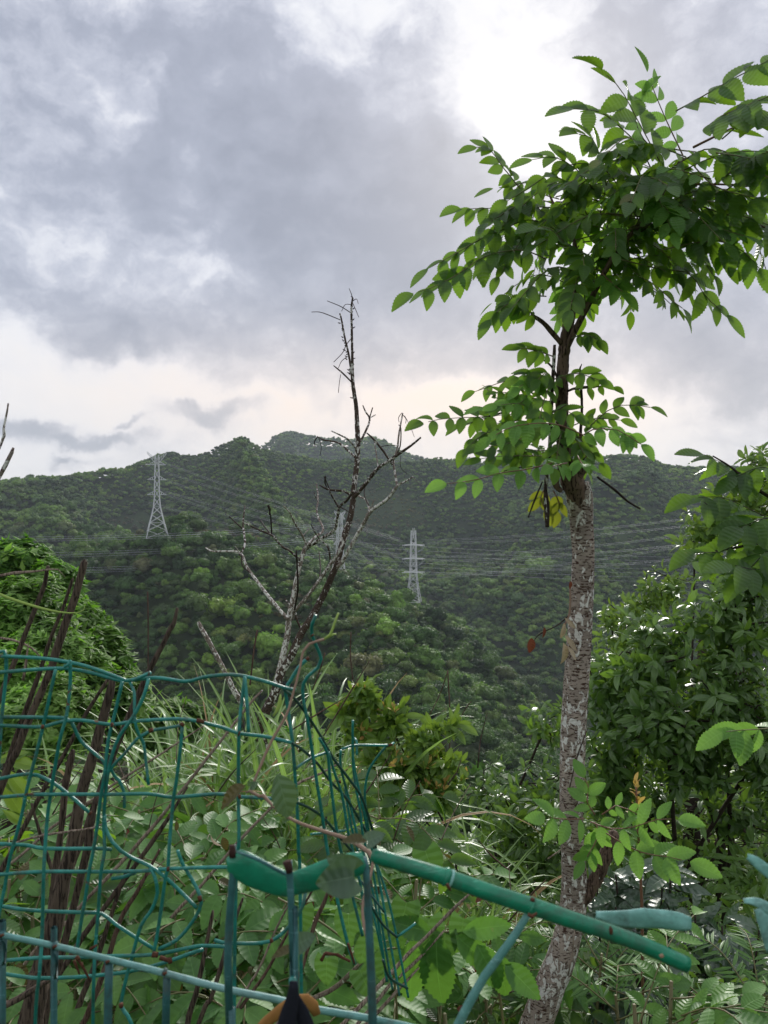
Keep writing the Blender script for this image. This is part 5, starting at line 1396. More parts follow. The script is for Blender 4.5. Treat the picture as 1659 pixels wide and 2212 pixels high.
for q_, ((x, y, d, nf, Lp, kd), lb) in enumerate(zip(LP, LPL)):
    if kd == 'sumac' and q_ % 3 == 1: kd, Lp, nf = 'herb', Lp * 1.2, nf - 1
    low_plant('serrated compound leaved plant ' + lb, x, y, d, nf, Lp, kd)
# big simple leaves at the left edge
pl = Plant('broad_leaf_plant', 'plant with big bright smooth leaves at the left edge behind the mesh', 'plant', gp(0, 1.5))
for (x, y, dx, dy, L) in ((0, 1640, 60, 10, 80), (10, 1660, 50, 60, 90), (0, 1690, 40, 70, 90), (-10, 1650, 40, -20, 70), (5, 1750, 40, 30, 60), (-5, 1680, 70, 30, 80)):
    pl.leaf('shrub', P(x, y, 1.4), Vector((dx, R.uniform(-10, 10), -dy)), Vector((.1, -.8, .6)), L * 1.4 / F)
pl.stalk([pl.root.location, P(-10, 1800, 1.45), P(-5, 1660, 1.42)], .005, .003, 'stem')
pl.finish()
# heart-leaved vine
pl = Plant('heart_leaf_vine', 'climbing vine with bright heart shaped leaves spread under the fanned wires', 'vine', gp(850, 1.35))
pv_ = [(600, 1940), (690, 1990), (790, 2060), (840, 2050), (900, 2040), (960, 2010)]
px_tube('vine_stem', [(x, y, 5) for x, y in pv_], 1.25, M['stem'], pl.root, 5, .02)
px_tube('vine_stem', [(900, 2040, 4), (905, 1950, 4), (915, 1850, 3)], 1.25, M['stem'], pl.root, 5, .02)
px_tube('vine_stem', [(845, 2050, 5), (860, 2300, 6), (850, 3200, 6)], 1.3, M['stem'], pl.root, 5, .05)
for (x, y) in ((916, 1838), (955, 2015), (1000, 1985), (700, 2070), (775, 2095), (850, 1990), (830, 2060), (880, 1950), (650, 1960), (930, 1985), (790, 2020), (745, 1975)):
    pl.leaf('heart', P(x + R.uniform(-10, 10), y, 1.22), Vector((R.uniform(-.6, .6), -.3, -1)), Vector((R.uniform(-.3, .3), -1, .5)), R.uniform(52, 74) * 1.22 / F)
pl.finish()
pl = Plant('pointed_leaf_plant', 'plant with large dark pointed hanging leaves between the fanned wires and the slanting brace', 'plant', gp(950, 1.25))
px_tube('stem', [(905, 2030, 4), (942, 2015, 5), (1000, 2010, 5), (1060, 2060, 5), (1100, 2400, 7), (1110, 3300, 8)], 1.22, M['stem'], pl.root, 6, .03)
for (x, y, dx, dy, L) in ((942, 2018, 10, 160, 165), (892, 2025, -6, 150, 150), (985, 2020, 75, 60, 120), (1030, 2040, 60, 100, 110), (1075, 2060, 30, 110, 110), (1000, 2012, 90, -10, 110), (1090, 2080, 80, 70, 100), (930, 2012, -60, -15, 90)):
    pl.leaf('herb', P(x, y, 1.2), Vector((dx, R.uniform(-30, 10), -dy)), Vector((R.uniform(-.2, .2), -1, .35)), L * 1.2 / F)
pl.finish()
# ferns
for (x, y, d, lab) in ((1330, 2150, 2.0, 'fern between the spotted trunk and the open tube end'), (1600, 2190, 1.8, 'bright fern in the bottom right corner'), (1110, 2110, 2.3, 'fern behind the slanting blue brace'),
                       (1650, 2120, 1.9, 'fern at the right edge below the dark glossy leaves'), (1300, 2060, 2.2, 'small fern beside the trunk foot')):
    low_plant(lab, x, y, d, 8, 52, 'fern', 17, .34, 'fern', drop=.3, cat='fern')
# pink-tipped young tree shoot
pl = Plant('young_shoot', 'upright young shoot with pink tip leaves right of the low green shoot', 'shoot', gp(1385, 2.0))
px_tube('stem', [(1392, 3100, 10), (1388, 2100, 7), (1384, 1900, 6), (1378, 1780, 6), (1374, 1700, 4)], 2.0, M['rachis_red'], pl.root, 6, .03)
for k in range(7):
    rosette(pl, P(1376 + k, 1705 + k * 22, 2.0), Vector((0, -.2, 1)), 'tip' if k < 3 else 'ash_young', 5, (.028 if k < 2 else .04), 1.1, -.1)
rosette(pl, P(1374, 1692, 2.0), Vector((0, 0, 1)), 'tip', 6, .03, .6, -.2)
pl.finish()

# ================================================================ stakes and sticks
ST = [  # name, label, d, mat, points
    ('dead_stalk', 'leftmost tall brown stake leaning right with a cut dark top', 1.25, 'stalk', [(104, 1222, 7), (101, 1232, 8), (98, 1255, 9), (90, 1279, 10), (59, 1357, 10), (25, 1446, 11), (0, 1508, 11), (-60, 1680, 12), (-260, 2300, 14), (-700, 3500, 14)]),
    ('dead_stalk', 'thin brown stake between the two tall ones', 1.3, 'stalk', [(158, 1248, 2), (156, 1253, 6), (137, 1310, 8), (109, 1378, 8), (84, 1456, 10), (59, 1526, 12), (35, 1593, 12), (4, 1690, 13), (-140, 2150, 14), (-500, 3400, 14)]),
    ('dead_stalk', 'tallest thick brown stake with a slanted broken top', 1.2, 'stalk', [(183, 1208, 3), (182, 1214, 13), (174, 1245, 16), (162, 1290, 16), (137, 1359, 17), (121, 1407, 18), (108, 1450, 16), (70, 1537, 16), (38, 1619, 16), (0, 1710, 17), (-150, 2150, 18), (-560, 3400, 18)]),
    ('dead_stalk', 'thick dark stake rising to the mesh top left of the wire tangle', 1.05, 'stalk', [(243, 1468, 14), (236, 1500, 18), (223, 1549, 20), (202, 1628, 23), (176, 1716, 25), (155, 1836, 28), (138, 1900, 32), (120, 1990, 42), (95, 2090, 44), (70, 2212, 48), (10, 2700, 44), (-60, 3700, 40)]),
    ('dead_stalk', 'thin brown stake crossing behind the dark stake up to the right', 1.1, 'stalk', [(234, 1466, 7), (182, 1549, 9), (132, 1643, 9), (97, 1701, 10), (30, 1830, 11), (-40, 1980, 12), (-300, 2600, 14), (-560, 3500, 14)]),
    ('broken_stake', 'short broken stake with a knotted top between the mesh verticals', 1.1, 'stalk', [(158, 1620, 8), (154, 1635, 15), (146, 1672, 14), (142, 1688, 16), (132, 1789, 13), (126, 1836, 14), (118, 1900, 18), (100, 2060, 22), (60, 2400, 22), (0, 3500, 22)]),
    ('dead_stalk', 'brown stake with a node above the mesh top, left of the pale broken branch', 1.3, 'stalk', [(383, 1313, 6), (376, 1345, 9), (372, 1352, 12), (366, 1362, 10), (351, 1394, 11), (327, 1440, 12), (307, 1482, 14), (278, 1545, 13), (240, 1640, 13), (180, 1800, 14), (60, 2150, 14), (-260, 3300, 14)]),
    ('broken_stake', 'dark splintered stake behind the mesh right of the big dark stake', 1.15, 'stalk', [(212, 1718, 5), (198, 1770, 16), (188, 1836, 18), (172, 1900, 16), (150, 1990, 16), (120, 2100, 16), (90, 2212, 20), (30, 2600, 20), (-80, 3500, 20)]),
    ('dead_stick', 'long thin stick slanting from the dead tree down to the mesh', 1.5, 'palestick', [(567, 1491, 4), (540, 1520, 6), (492, 1582, 6), (411, 1687, 7), (378, 1729, 7), (330, 1790, 8), (250, 1880, 8), (150, 1990, 8), (0, 2170, 8), (-500, 3000, 9)]),
    ('dead_stick', 'pale twig slanting behind the fanned wires towards the bent rail', 1.5, 'palestick', [(738, 1646, 4), (690, 1672, 5), (638, 1696, 6), (580, 1750, 6), (508, 1823, 7), (440, 1905, 7), (346, 2010, 8), (205, 2212, 9), (-200, 2800, 9)]),
    ('dead_stick', 'dark brown stick crossing the right mesh cells to lower left', 1.3, 'stalk', [(405, 1700, 4), (354, 1782, 10), (310, 1845, 10), (264, 1905, 11), (225, 1960, 11), (187, 2010, 12), (100, 2140, 13), (-200, 2600, 13)]),
    ('dead_stick', 'dark thin stake with a cut top inside the round wire loop', 1.2, 'stalk', [(460, 1967, 4), (458, 1980, 8), (451, 2016, 8), (436, 2090, 10), (422, 2148, 12), (404, 2212, 12), (370, 2400, 12), (200, 3500, 12)]),
    ('dead_stick', 'dark stick left of the first thick upright', 1.25, 'stalk', [(525, 1940, 5), (500, 2010, 10), (480, 2080, 10), (455, 2160, 10), (430, 2212, 10), (300, 2600, 12), (60, 3400, 12)]),
    ('dead_stick', 'brown stick leaning left behind the lower mesh, third of the leaning bunch', 1.3, 'stalk', [(285, 1850, 5), (264, 1905, 8), (234, 1993, 10), (205, 2085, 12), (165, 2190, 13), (60, 2500, 14), (-200, 3400, 14)]),
    ('dead_stick', 'reddish brown stick leaning beside the dark stake foot', 1.25, 'stalkred', [(345, 1835, 5), (300, 1920, 9), (262, 1985, 10), (225, 2100, 12), (180, 2212, 12), (60, 2500, 12), (-200, 3300, 12)]),
    ('dead_stick', 'dark reddish stick below the bent green rail', 1.2, 'stalkred', [(712, 1915, 6), (700, 1950, 9), (681, 1992, 9), (668, 2040, 8), (657, 2079, 7), (600, 2300, 8), (480, 3300, 8)]),
    ('dead_stick', 'long pale stick running up to the green tube clamp', 1.15, 'palestick', [(1015, 1930, 4), (975, 1968, 7), (918, 2027, 7), (880, 2063, 8), (812, 2138, 9), (742, 2212, 9), (400, 2560, 10), (-300, 3300, 10)]),
    ('dead_stick', 'pale stick beside the long one, ending lower', 1.2, 'palestick', [(960, 2010, 4), (900, 2075, 7), (840, 2130, 8), (770, 2212, 8), (450, 2560, 9), (-200, 3300, 9)]),
    ('dead_stick', 'third pale stick of the bundle, nearest the bottom edge', 1.2, 'palestick', [(905, 2090, 4), (850, 2150, 7), (780, 2225, 8), (400, 2620, 8), (-200, 3300, 8)]),
    ('dead_stick', 'curved pale stick between the second and third thick uprights', 1.25, 'palestick', [(800, 2060, 4), (760, 2100, 10), (720, 2135, 10), (660, 2165, 9), (600, 2212, 8), (300, 2480, 8), (-300, 3300, 8)]),
    ('dead_stick', 'slim brown stick slanting behind the second thick upright', 1.3, 'stalkred', [(700, 1880, 4), (660, 1950, 5), (620, 2020, 6), (570, 2110, 7), (500, 2212, 8), (200, 2700, 8), (-60, 3200, 8)]),
    ('dead_stick', 'slim pale stick slanting behind the first thick upright', 1.3, 'palestick', [(650, 1905, 4), (600, 2000, 5), (560, 2090, 5), (500, 2200, 6), (250, 2700, 8), (0, 3200, 8)]),
    ('dead_stick', 'thin stick crossing the left mesh from the stakes to upper right', 1.4, 'palestick', [(440, 1568, 3), (330, 1640, 5), (240, 1560, 0.1)][:2] + [(150, 1760, 6), (40, 1850, 6), (-200, 2050, 7)]),
    ('dead_stick', 'pale bent twig over the rail in the bottom left', .95, 'palestick', [(0, 1835, 4), (50, 1815, 5), (120, 1800, 5), (200, 1790, 4), (240, 1770, 3)]),
    ('dead_stick', 'brown stick lying across the bottom left corner', .9, 'stalk', [(-60, 2200, 14), (20, 2165, 14), (70, 2135, 13), (108, 2115, 9), (120, 2105, 4)]),
    ('dead_stick', 'thin brown twig forking between the two dark stakes', 1.15, 'stalk', [(68, 1735, 5), (80, 1780, 7), (95, 1830, 8), (118, 1890, 9), (130, 1900, 10)]),
    ('dead_twig', 'short broken twig end at the left edge against the sky', 1.2, 'deadpale', [(29, 967, 5), (25, 978, 8), (12, 1005, 9), (-5, 1036, 9), (-40, 1100, 10), (-140, 1400, 14), (-240, 2500, 16), (-240, 3400, 16)]),
    ('dead_twig', 'thin twig with a bud at the left edge above the broken one', 1.2, 'deadpale', [(18, 871, 3), (15, 890, 4), (8, 925, 5), (9, 940, 7), (0, 965, 5), (-30, 1050, 8), (-120, 1500, 12), (-200, 3400, 14)]),
    ('dead_twig', 'thin straw twig arching behind the left stakes', 1.3, 'palestick', [(0, 1378, 5), (40, 1385, 5), (70, 1400, 4), (88, 1420, 3)]),
    ('dead_twig', 'reddish sprig between spotted trunk and shrub leaves at lower right', 2.2, 'stalkred', [(1180, 1900, 2), (1150, 1930, 4), (1120, 1965, 4), (1090, 2000, 3)]),
]
for nm, lb, d, mt, pts in ST:
    o = px_tube(nm, pts, d, M[mt], None, 9, .009, .09, wob=.0004)
    prop(o, lb, 'twig' if 'twig' in nm else ('stake' if 'stalk' in nm or 'stake' in nm else 'stick'))
for nm, lb, pts, d, mt in (('long_grass', 'long pale green grass blade curving in front of the three brown stakes', [(-30, 1262, 5), (0, 1284, 6), (68, 1308, 6), (127, 1322, 4), (166, 1324, 2.5), (181, 1318, 2), (183, 1308, 1)], 1.1, 'tendril'),
                           ('dry_straw', 'straw coloured dry blade lying across the cut stake top', [(-20, 1248, 5), (30, 1238, 7), (70, 1235, 5), (125, 1230, 3), (142, 1248, 1)], 1.2, 'palestick'),
                           ('dry_straw', 'yellowing dry blade hanging behind the mesh top at left', [(50, 1470, 6), (55, 1440, 7), (60, 1400, 3), (62, 1388, 2)], 1.3, 'palestick')):
    o = px_tube(nm, pts, d, M[mt], None, 6, .01, .02, .3); prop(o, lb, 'grass blade')

# ================================================================ wire mesh fence
fence = thing('wire_mesh_fence', 'torn teal plastic coated wire mesh panel sagging across the lower left', 'fence', P(200, 3700, .78))


def wire(pts, w=8.6, mt='wire', d=.75, d1=None, parent=None, nm='wire', rough=.015):
    """one wire of the mesh; the last few millimetres of a cut end show rust"""
    n = len(pts); pp = [(x, y, w, (d if d1 is None else d + (d1 - d) * i / (n - 1)) + .004 * math.sin(x * .05 + y * .03)) for i, (x, y) in enumerate(pts)]
    return px_tube(nm, pp, d, M[mt], parent or fence, 8, .006, rough)


H_ = [[(-60, 1412), (0, 1417), (88, 1422), (152, 1431), (205, 1445), (264, 1467), (275, 1471)],
      [(0, 1408), (9, 1406), (13, 1420), (12, 1467), (3, 1555), (0, 1600), (-6, 1700), (-10, 1900)],
      [(-60, 1455), (0, 1452), (117, 1444), (164, 1447), (205, 1455), (258, 1470), (281, 1470), (337, 1464), (401, 1472), (439, 1463), (480, 1458), (518, 1459), (573, 1472), (612, 1485), (638, 1491)],
      [(-60, 1549), (0, 1549), (141, 1551), (155, 1561), (176, 1602), (223, 1643), (228, 1655)],
      [(-60, 1566), (0, 1567), (88, 1570), (132, 1559), (176, 1556), (240, 1565), (293, 1558), (381, 1553), (425, 1558), (486, 1573), (515, 1584), (573, 1591), (629, 1604)],
      [(-60, 1695), (0, 1682), (64, 1672), (108, 1687), (152, 1719), (176, 1740), (193, 1756)],
      [(-60, 1724), (0, 1722), (88, 1716), (223, 1716), (322, 1715), (375, 1722), (469, 1715), (515, 1721), (573, 1724), (638, 1732)],
      [(-60, 1821), (0, 1823), (59, 1826), (100, 1833), (223, 1833), (240, 1835)],
      [(-60, 1893), (0, 1889), (88, 1883), (190, 1883), (293, 1882), (363, 1877), (439, 1874), (500, 1873)],
      [(240, 1898), (264, 1895), (293, 1885)],
      [(-60, 1952), (6, 1958), (44, 1964), (94, 1968), (176, 1971), (220, 1974), (249, 1996), (293, 2025), (331, 2049)],
      [(-60, 2084), (0, 2076), (88, 2069), (164, 2068), (249, 2065), (331, 2062), (410, 2047), (439, 2043), (492, 2045)],
      [(-60, 2098), (0, 2103), (44, 2109), (88, 2113), (176, 2110), (264, 2101), (313, 2091), (366, 2076), (410, 2060), (439, 2051)],
      [(464, 2031), (480, 2036), (520, 2038), (564, 2037), (584, 2033), (608, 2018), (637, 1986), (655, 1954), (660, 1927)],
      # uprights
      [(120, 1447), (100, 1537), (85, 1602), (59, 1701), (47, 1760), (26, 1836), (18, 1870), (9, 1923), (0, 1964), (-20, 2100), (-40, 2300)],
      [(138, 1440), (148, 1436), (152, 1426), (151, 1432), (152, 1473), (144, 1543), (129, 1599), (114, 1687), (103, 1760), (97, 1836), (94, 1899), (91, 2016), (85, 2104), (76, 2212), (70, 2600), (66, 3600)],
      [(264, 1473), (249, 1537), (234, 1599), (226, 1672), (218, 1719), (211, 1775), (202, 1836), (193, 1879), (187, 1923), (176, 1987), (165, 2060)],
      [(321, 1466), (310, 1505), (287, 1549), (258, 1590), (243, 1628), (234, 1666), (228, 1716), (224, 1775), (226, 1836), (218, 1885), (212, 1972), (205, 2060), (202, 2133), (201, 2212), (200, 2600), (200, 3600)],
      [(275, 1471), (293, 1467), (325, 1453)],
      [(281, 1473), (290, 1496), (291, 1555), (299, 1584), (310, 1605), (315, 1643), (321, 1696)],
      [(392, 1567), (351, 1574), (322, 1580), (299, 1593), (269, 1628), (240, 1662), (258, 1687), (267, 1707), (269, 1745)],
      [(394, 1567), (390, 1614), (381, 1687), (375, 1722), (370, 1775), (365, 1836), (363, 1876), (357, 1899), (349, 1958), (340, 2016), (332, 2060)],
      [(226, 1760), (228, 1789), (243, 1819), (261, 1838), (281, 1851), (322, 1870), (351, 1890), (387, 1923), (425, 1961)],
      [(384, 1838), (395, 1867), (416, 1902), (433, 1937), (431, 1964), (410, 1999), (381, 2031), (343, 2050)],
      [(325, 1873), (334, 1893), (340, 1928), (328, 1964), (305, 1999), (287, 2060), (272, 2116), (261, 2172), (269, 2186), (284, 2212), (300, 2300)],
      [(529, 1462), (521, 1524), (516, 1589), (515, 1719), (516, 1817), (510, 1900), (505, 2300), (500, 3600)],
      [(529, 1465), (534, 1524), (537, 1582)]]
for k, pts in enumerate(H_):
    dk = (.755 if k < 14 else .748) - (.006 if k in (4, 6, 8, 11) else 0)
    wire(pts, 7.8 if k not in (19, 20) else 6.8, 'wire', dk)
# rusted joints and tips
for (x, y, dx, dy, w) in ((425, 1556, 16, 3, 9), (390, 1562, 8, 6, 9), (193, 1755, 4, 3, 10), (431, 1936, 2, 10, 10), (261, 2168, 1, 8, 10), (322, 1579, 8, -3, 10), (329, 2062, 12, 1, 13), (345, 2068, 22, 8, 9), (366, 2070, 2, 10, 10), (515, 1584, 3, 1, 12),
                          (240, 1566, 4, 0, 10), (90, 1570, 4, 0, 10), (361, 1877, 4, 0, 11), (584, 2033, 5, -2, 10), (165, 2066, 6, 8, 9), (515, 1721, 5, 0, 10)):
    px_tube('rust_spot', [(x, y, w), (x + dx, y + dy, w * .9)], .742, M['rust'], fence, 8, .003, .12)
for k in range(4):
    x0, y0 = ((168, 2070), (175, 2080), (195, 2050), (160, 2075))[k]
    px_tube('rusted_stub', [(x0, y0, 7), (x0 + (10, 18, 14, 12)[k], y0 + (20, 36, -8, 30)[k], 4)], .742, M['rust'], fence, 6, .003, .12)

fan = thing('folded_wire_mesh', 'folded back end of the wire mesh with its wires fanned close together', 'fence', P(760, 2900, 1.0))
FN = [([(664, 1423), (645, 1442), (629, 1468), (617, 1491), (622, 1530), (632, 1605), (638, 1687), (643, 1768), (645, 1836), (648, 1900), (652, 2300), (655, 3300)], 'wire', 8, .78, .82),
      ([(682, 1329), (674, 1348), (674, 1371), (684, 1397), (694, 1423), (687, 1442), (664, 1462), (655, 1478), (655, 1508), (664, 1556), (674, 1621), (684, 1687), (697, 1768), (707, 1836), (725, 1927), (751, 2038), (766, 2082)], 'wire', 7.6, .8, .86),
      ([(612, 1489), (638, 1511), (671, 1556), (694, 1592), (720, 1638), (752, 1680), (778, 1716), (791, 1748), (806, 1800), (815, 1850)], 'wiredark', 6, .78, 1.1),
      ([(629, 1604), (655, 1621), (687, 1651), (713, 1687), (746, 1722), (769, 1758), (798, 1810), (812, 1840)], 'wiredark', 6, .78, 1.1),
      ([(638, 1732), (671, 1747), (703, 1771), (733, 1807), (770, 1850), (801, 1886)], 'wiredark', 6, .78, 1.0),
      ([(690, 1595), (707, 1628), (713, 1680), (726, 1784), (736, 1836), (755, 1910), (783, 2021)], 'wire', 6.6, .86, .95),
      ([(710, 1625), (723, 1670), (739, 1719), (752, 1797), (765, 1850), (780, 1920), (800, 2040)], 'wire', 6.2, .9, 1.0),
      ([(736, 1621), (736, 1657), (752, 1719), (772, 1804), (790, 1860), (812, 1960), (836, 2120)], 'wire', 5.8, .95, 1.05),
      ([(762, 1556), (762, 1605), (764, 1670), (778, 1752), (785, 1810), (805, 1880), (825, 2000), (848, 2138)], 'wire', 5.4, .98, 1.05),
      ([(771, 1631), (770, 1600), (762, 1601), (765, 1654), (782, 1735), (798, 1817), (815, 1880), (863, 2150)], 'wire', 5.4, 1.0, 1.08),
      ([(834, 1612), (811, 1641), (795, 1670), (788, 1719), (795, 1784), (804, 1836), (842, 1956), (882, 2154)], 'wire', 5.4, 1.02, 1.1),
      ([(738, 1618), (769, 1610), (837, 1610), (850, 1605)], 'wire', 5.6, .98, 1.04), ([(640, 1659), (671, 1638), (707, 1625)], 'wire', 6.5, .8, .88),
      ([(671, 1802), (703, 1799), (746, 1794)], 'wire', 5, .9, .95), ([(801, 1956), (827, 1997), (857, 2024)], 'wiredark', 5.4, 1.0, 1.05), ([(857, 2024), (880, 2008), (898, 1994)], 'wire', 5.6, 1.05, 1.06),
      ([(827, 2074), (842, 2112), (880, 2135)], 'wiredark', 5.6, 1.0, 1.06), ([(770, 1890), (795, 1925), (830, 1970)], 'wiredark', 5, 1.0, 1.0), ([(745, 1700), (760, 1790), (790, 1900), (830, 2080)], 'wire', 5.2, 1.0, 1.06)]
for pts, mt, w, d0, d1 in FN:
    wire(pts, w, mt, d0, d1, fan)
for (x, y, dx, dy, w, d) in ((752, 2038, 14, 44, 6, .85), (662, 1425, 5, -5, 9, .78), (836, 1611, 12, -3, 7, 1.03), (674, 1371, 2, 3, 9, .79), (733, 1686, 3, 6, 6, .9), (694, 2075, 8, -16, 8, .9), (702, 2060, 25, 2, 8, .9), (727, 2062, 30, 15, 7, .9)):
    px_tube('rusted_tip', [(x, y, w), (x + dx, y + dy, w * .7)], d - .006, M['rust'], fan, 7, .004, .12)

# ---- metal frame: thick uprights, rail, bent tube
fr = thing('metal_fence_frame', 'bent green painted metal fence frame in front of the wire mesh', 'fence', P(700, 6000, .52))


def part(nm, pts, mt, d=.5, sides=12, flat=1., rough=.03, d1=None, step=.004):
    return px_tube(nm, pts, d, M[mt], fr, sides, step, rough, flat, d1=d1)


part('top_tube', [(803, 1846, 22), (812, 1849, 31), (880, 1869, 32), (965, 1895, 34), (1055, 1927, 35), (1150, 1958, 36), (1235, 1987, 35), (1320, 2015, 33), (1400, 2046, 32), (1484, 2084, 33)], 'tube', .5, 20, 1, .012)
part('flattened_tube', [(505, 1845, 38), (515, 1862, 62), (545, 1882, 66), (585, 1900, 60), (622, 1912, 52), (630, 1912, 46), (640, 1908, 50), (680, 1895, 56), (730, 1878, 58), (770, 1866, 52), (788, 1860, 40)], 'tube', .49, 20, .38, .02)
part('folded_lip', [(512, 1840, 5), (560, 1858, 8), (600, 1880, 8), (626, 1893, 5)], 'bar', .478, 8, .6, .05)
part('collar', [(958, 1892, 36), (964, 1894, 40), (968, 1896, 36)], 'tube', .5, 20, 1, .02)
part('collar', [(971, 1897, 38), (976, 1899, 38)], 'pale_paint', .5, 20, 1, .03)
part('collar', [(1142, 1955, 38), (1148, 1958, 40)], 'tube', .5, 20, 1, .02)
part('bolt', [(966, 1910, 8), (970, 1918, 7), (974, 1924, 3)], 'rust', .475, 7, 1, .1)
part('bolt', [(1151, 1940, 9), (1150, 1946, 12)], 'rust', .478, 8, 1, .1)
part('bolt', [(1141, 1975, 7), (1150, 1980, 9), (1160, 1972, 4)], 'rust', .476, 8, 1, .1)
part('bolt', [(1320, 2018, 7), (1320, 2009, 10), (1318, 2001, 3)], 'rust', .478, 8, 1, .1)
part('bare_spot', [(1424, 2063, 3), (1429, 2065, 11), (1434, 2067, 3)], 'peel', .4895, 10, .3, .05)
part('upright', [(504, 1826, 12), (504, 1850, 16), (502, 1904, 16), (495, 1992, 17), (492, 2079, 17), (496, 2212, 18), (500, 2600, 19), (505, 6520, 19)], 'bar', .49, 12, 1, .03, step=.02)
part('upright', [(621, 1862, 22), (625, 1878, 15), (628, 1933, 15), (631, 2021, 15), (634, 2132, 15), (640, 2300, 15), (650, 6520, 16)], 'bar', .47, 12, 1, .03, step=.02)
part('upright', [(786, 1852, 12), (790, 1870, 15), (794, 1933, 16), (798, 2021, 17), (802, 2109, 18), (805, 2212, 19), (815, 6520, 19)], 'bar', .49, 12, 1, .03, step=.02)
part('rust_cap', [(620, 1861, 20), (624, 1875, 16), (625, 1884, 15.5)], 'soot', .469, 10, 1, .1)
part('rust_cap', [(501, 1826, 12), (502, 1840, 14), (503, 1850, 16.5)], 'soot', .489, 10, 1, .12)
part('slanting_brace', [(1150, 1964, 10), (1138, 1979, 15), (1111, 2022, 17), (1080, 2064, 18), (1046, 2110, 18), (1018, 2158, 19), (994, 2205, 20), (960, 2275, 21), (925, 2350, 22), (890, 2430, 22), (850, 2540, 22), (820, 2700, 22), (800, 3000, 22), (790, 6520, 22)], 'rail_paint', .5, 14, 1, .03, step=.01)
part('rail', [(-40, 2008, 12), (0, 2019, 12), (117, 2043, 13), (234, 2072, 13), (351, 2101, 14), (486, 2136, 14), (608, 2161, 15), (672, 2178, 15), (798, 2200, 15), (900, 2222, 15)], 'rail_paint', .6, 14, 1, .04)
for (x, y, w) in ((4, 2022, 16), (116, 2052, 14), (232, 2078, 18), (357, 2105, 17)):
    part('post', [(x + 4, y, w), (x + 2, y + 60, w), (x, 2300, w), (x, 5600, w)], 'bar', .602, 10, 1, .03, step=.03)
for (x, y) in ((118, 2042), (232, 2075), (356, 2100), (4, 2018)):
    part('clamp', [(x - 4, y - 2, 16), (x + 4, y + 1, 16)], 'bar', .6, 12, 1, .05)
    part('rusted_bolt', [(x - 3, y + 4, 8), (x + 4, y + 1, 5)], 'rust', .588, 6, 1, .1)
def jagged(name, outline, d, material, parent=None, th=.0012, bend=.0012):
    """torn sheet of real thickness: a spine with uneven half widths (x, y, half width in px)"""
    pts, w = catmull([tuple(P(x, y, d)) for x, y, _ in outline], [h * d / F for _, _, h in outline], .0025)
    n = len(pts); T = np.gradient(pts, axis=0); T /= np.linalg.norm(T, axis=1)[:, None]
    S = np.cross(T, (0, 1., 0)); S /= np.linalg.norm(S, axis=1)[:, None]
    us = np.linspace(-1, 1, 7); jl, jr = 1 + .10 * np.cumsum(NR.normal(0, .35, n)) / 2, 1 + .10 * np.cumsum(NR.normal(0, .35, n)) / 2
    V = []
    for side in (0, 1):
        for i in range(n):
            for u in us:
                ww = w[i] * (jl[i] if u < 0 else jr[i])
                V.append(pts[i] + S[i] * u * ww + np.array((0, 1., 0)) * (bend * (u * u - .4) + .0007 * math.sin(i * .31 + u * 2) + side * th))
    V = np.array(V); k = len(us); Q = []; o = n * k
    for i in range(n - 1):
        for j in range(k - 1):
            a_ = i * k + j; Q.append((a_, a_ + 1, a_ + k + 1, a_ + k)); Q.append((o + a_ + k, o + a_ + k + 1, o + a_ + 1, o + a_))
        for j in (0, k - 1):
            a_ = i * k + j; Q.append((a_, a_ + k, o + a_ + k, o + a_) if j == 0 else (a_ + k, a_, o + a_, o + a_ + k))
    for j in range(k - 1):
        Q.append((j, o + j, o + j + 1, j + 1)); a_ = (n - 1) * k + j; Q.append((a_, a_ + 1, o + a_ + 1, o + a_))
    return link(name, mesh_np(name, V, np.array(Q), material), parent)


fk = jagged('paint_flake', [(1288, 1978, 6), (1320, 1984, 14), (1350, 1987, 20), (1390, 1987, 24), (1430, 1989, 21), (1465, 1993, 19), (1483, 1996, 15), (1494, 1997, 12)], .52, M['pale_paint'])
prop(fk, 'pale blue peeled strip sticking out from the green tube at right', 'metal strip')
t = thing('torn_metal_strip', 'pale blue torn metal strips poking in at the right edge', 'metal strip', P(1690, 2000, .5))
for pts in ([(1616, 1852, 5), (1635, 1864, 11), (1665, 1888, 13), (1720, 1925, 14)], [(1608, 1948, 3), (1632, 1950, 8), (1650, 1958, 11), (1700, 1985, 13)], [(1640, 1962, 10), (1652, 1985, 17), (1664, 2020, 17), (1672, 2060, 12)]):
    jagged('strip', pts, .48, M['pale_paint'], t)

# straps tied to the rail
st = thing('black_strap', 'black webbing strap looped over the middle thick upright', 'strap', P(635, 2170, .47))
px_tube('webbing', [(634, 2120, 17), (634, 2138, 22), (630, 2165, 30), (622, 2200, 38), (610, 2260, 46), (600, 2400, 46)], .458, M['strap_black'], st, 10, .004, .04, .3)
px_tube('webbing', [(636, 2150, 20), (648, 2180, 30), (660, 2212, 34), (675, 2280, 36), (680, 2400, 36)], .462, M['strap_black'], st, 10, .004, .04, .3)
px_tube('knot', [(632, 2112, 15), (633, 2122, 19), (634, 2134, 18)], .462, M['wire'], st, 10, .003, .05)
st = px_tube('tan_strap', [(540, 2260, 22), (562, 2222, 22), (600, 2188, 26), (634, 2166, 27), (660, 2160, 28), (676, 2172, 26), (684, 2192, 18)], .575, M['strap_tan'], None, 12, .004, .05, .45)
prop(st, 'tan leather strap wrapped round the pale rail behind the black strap', 'strap')

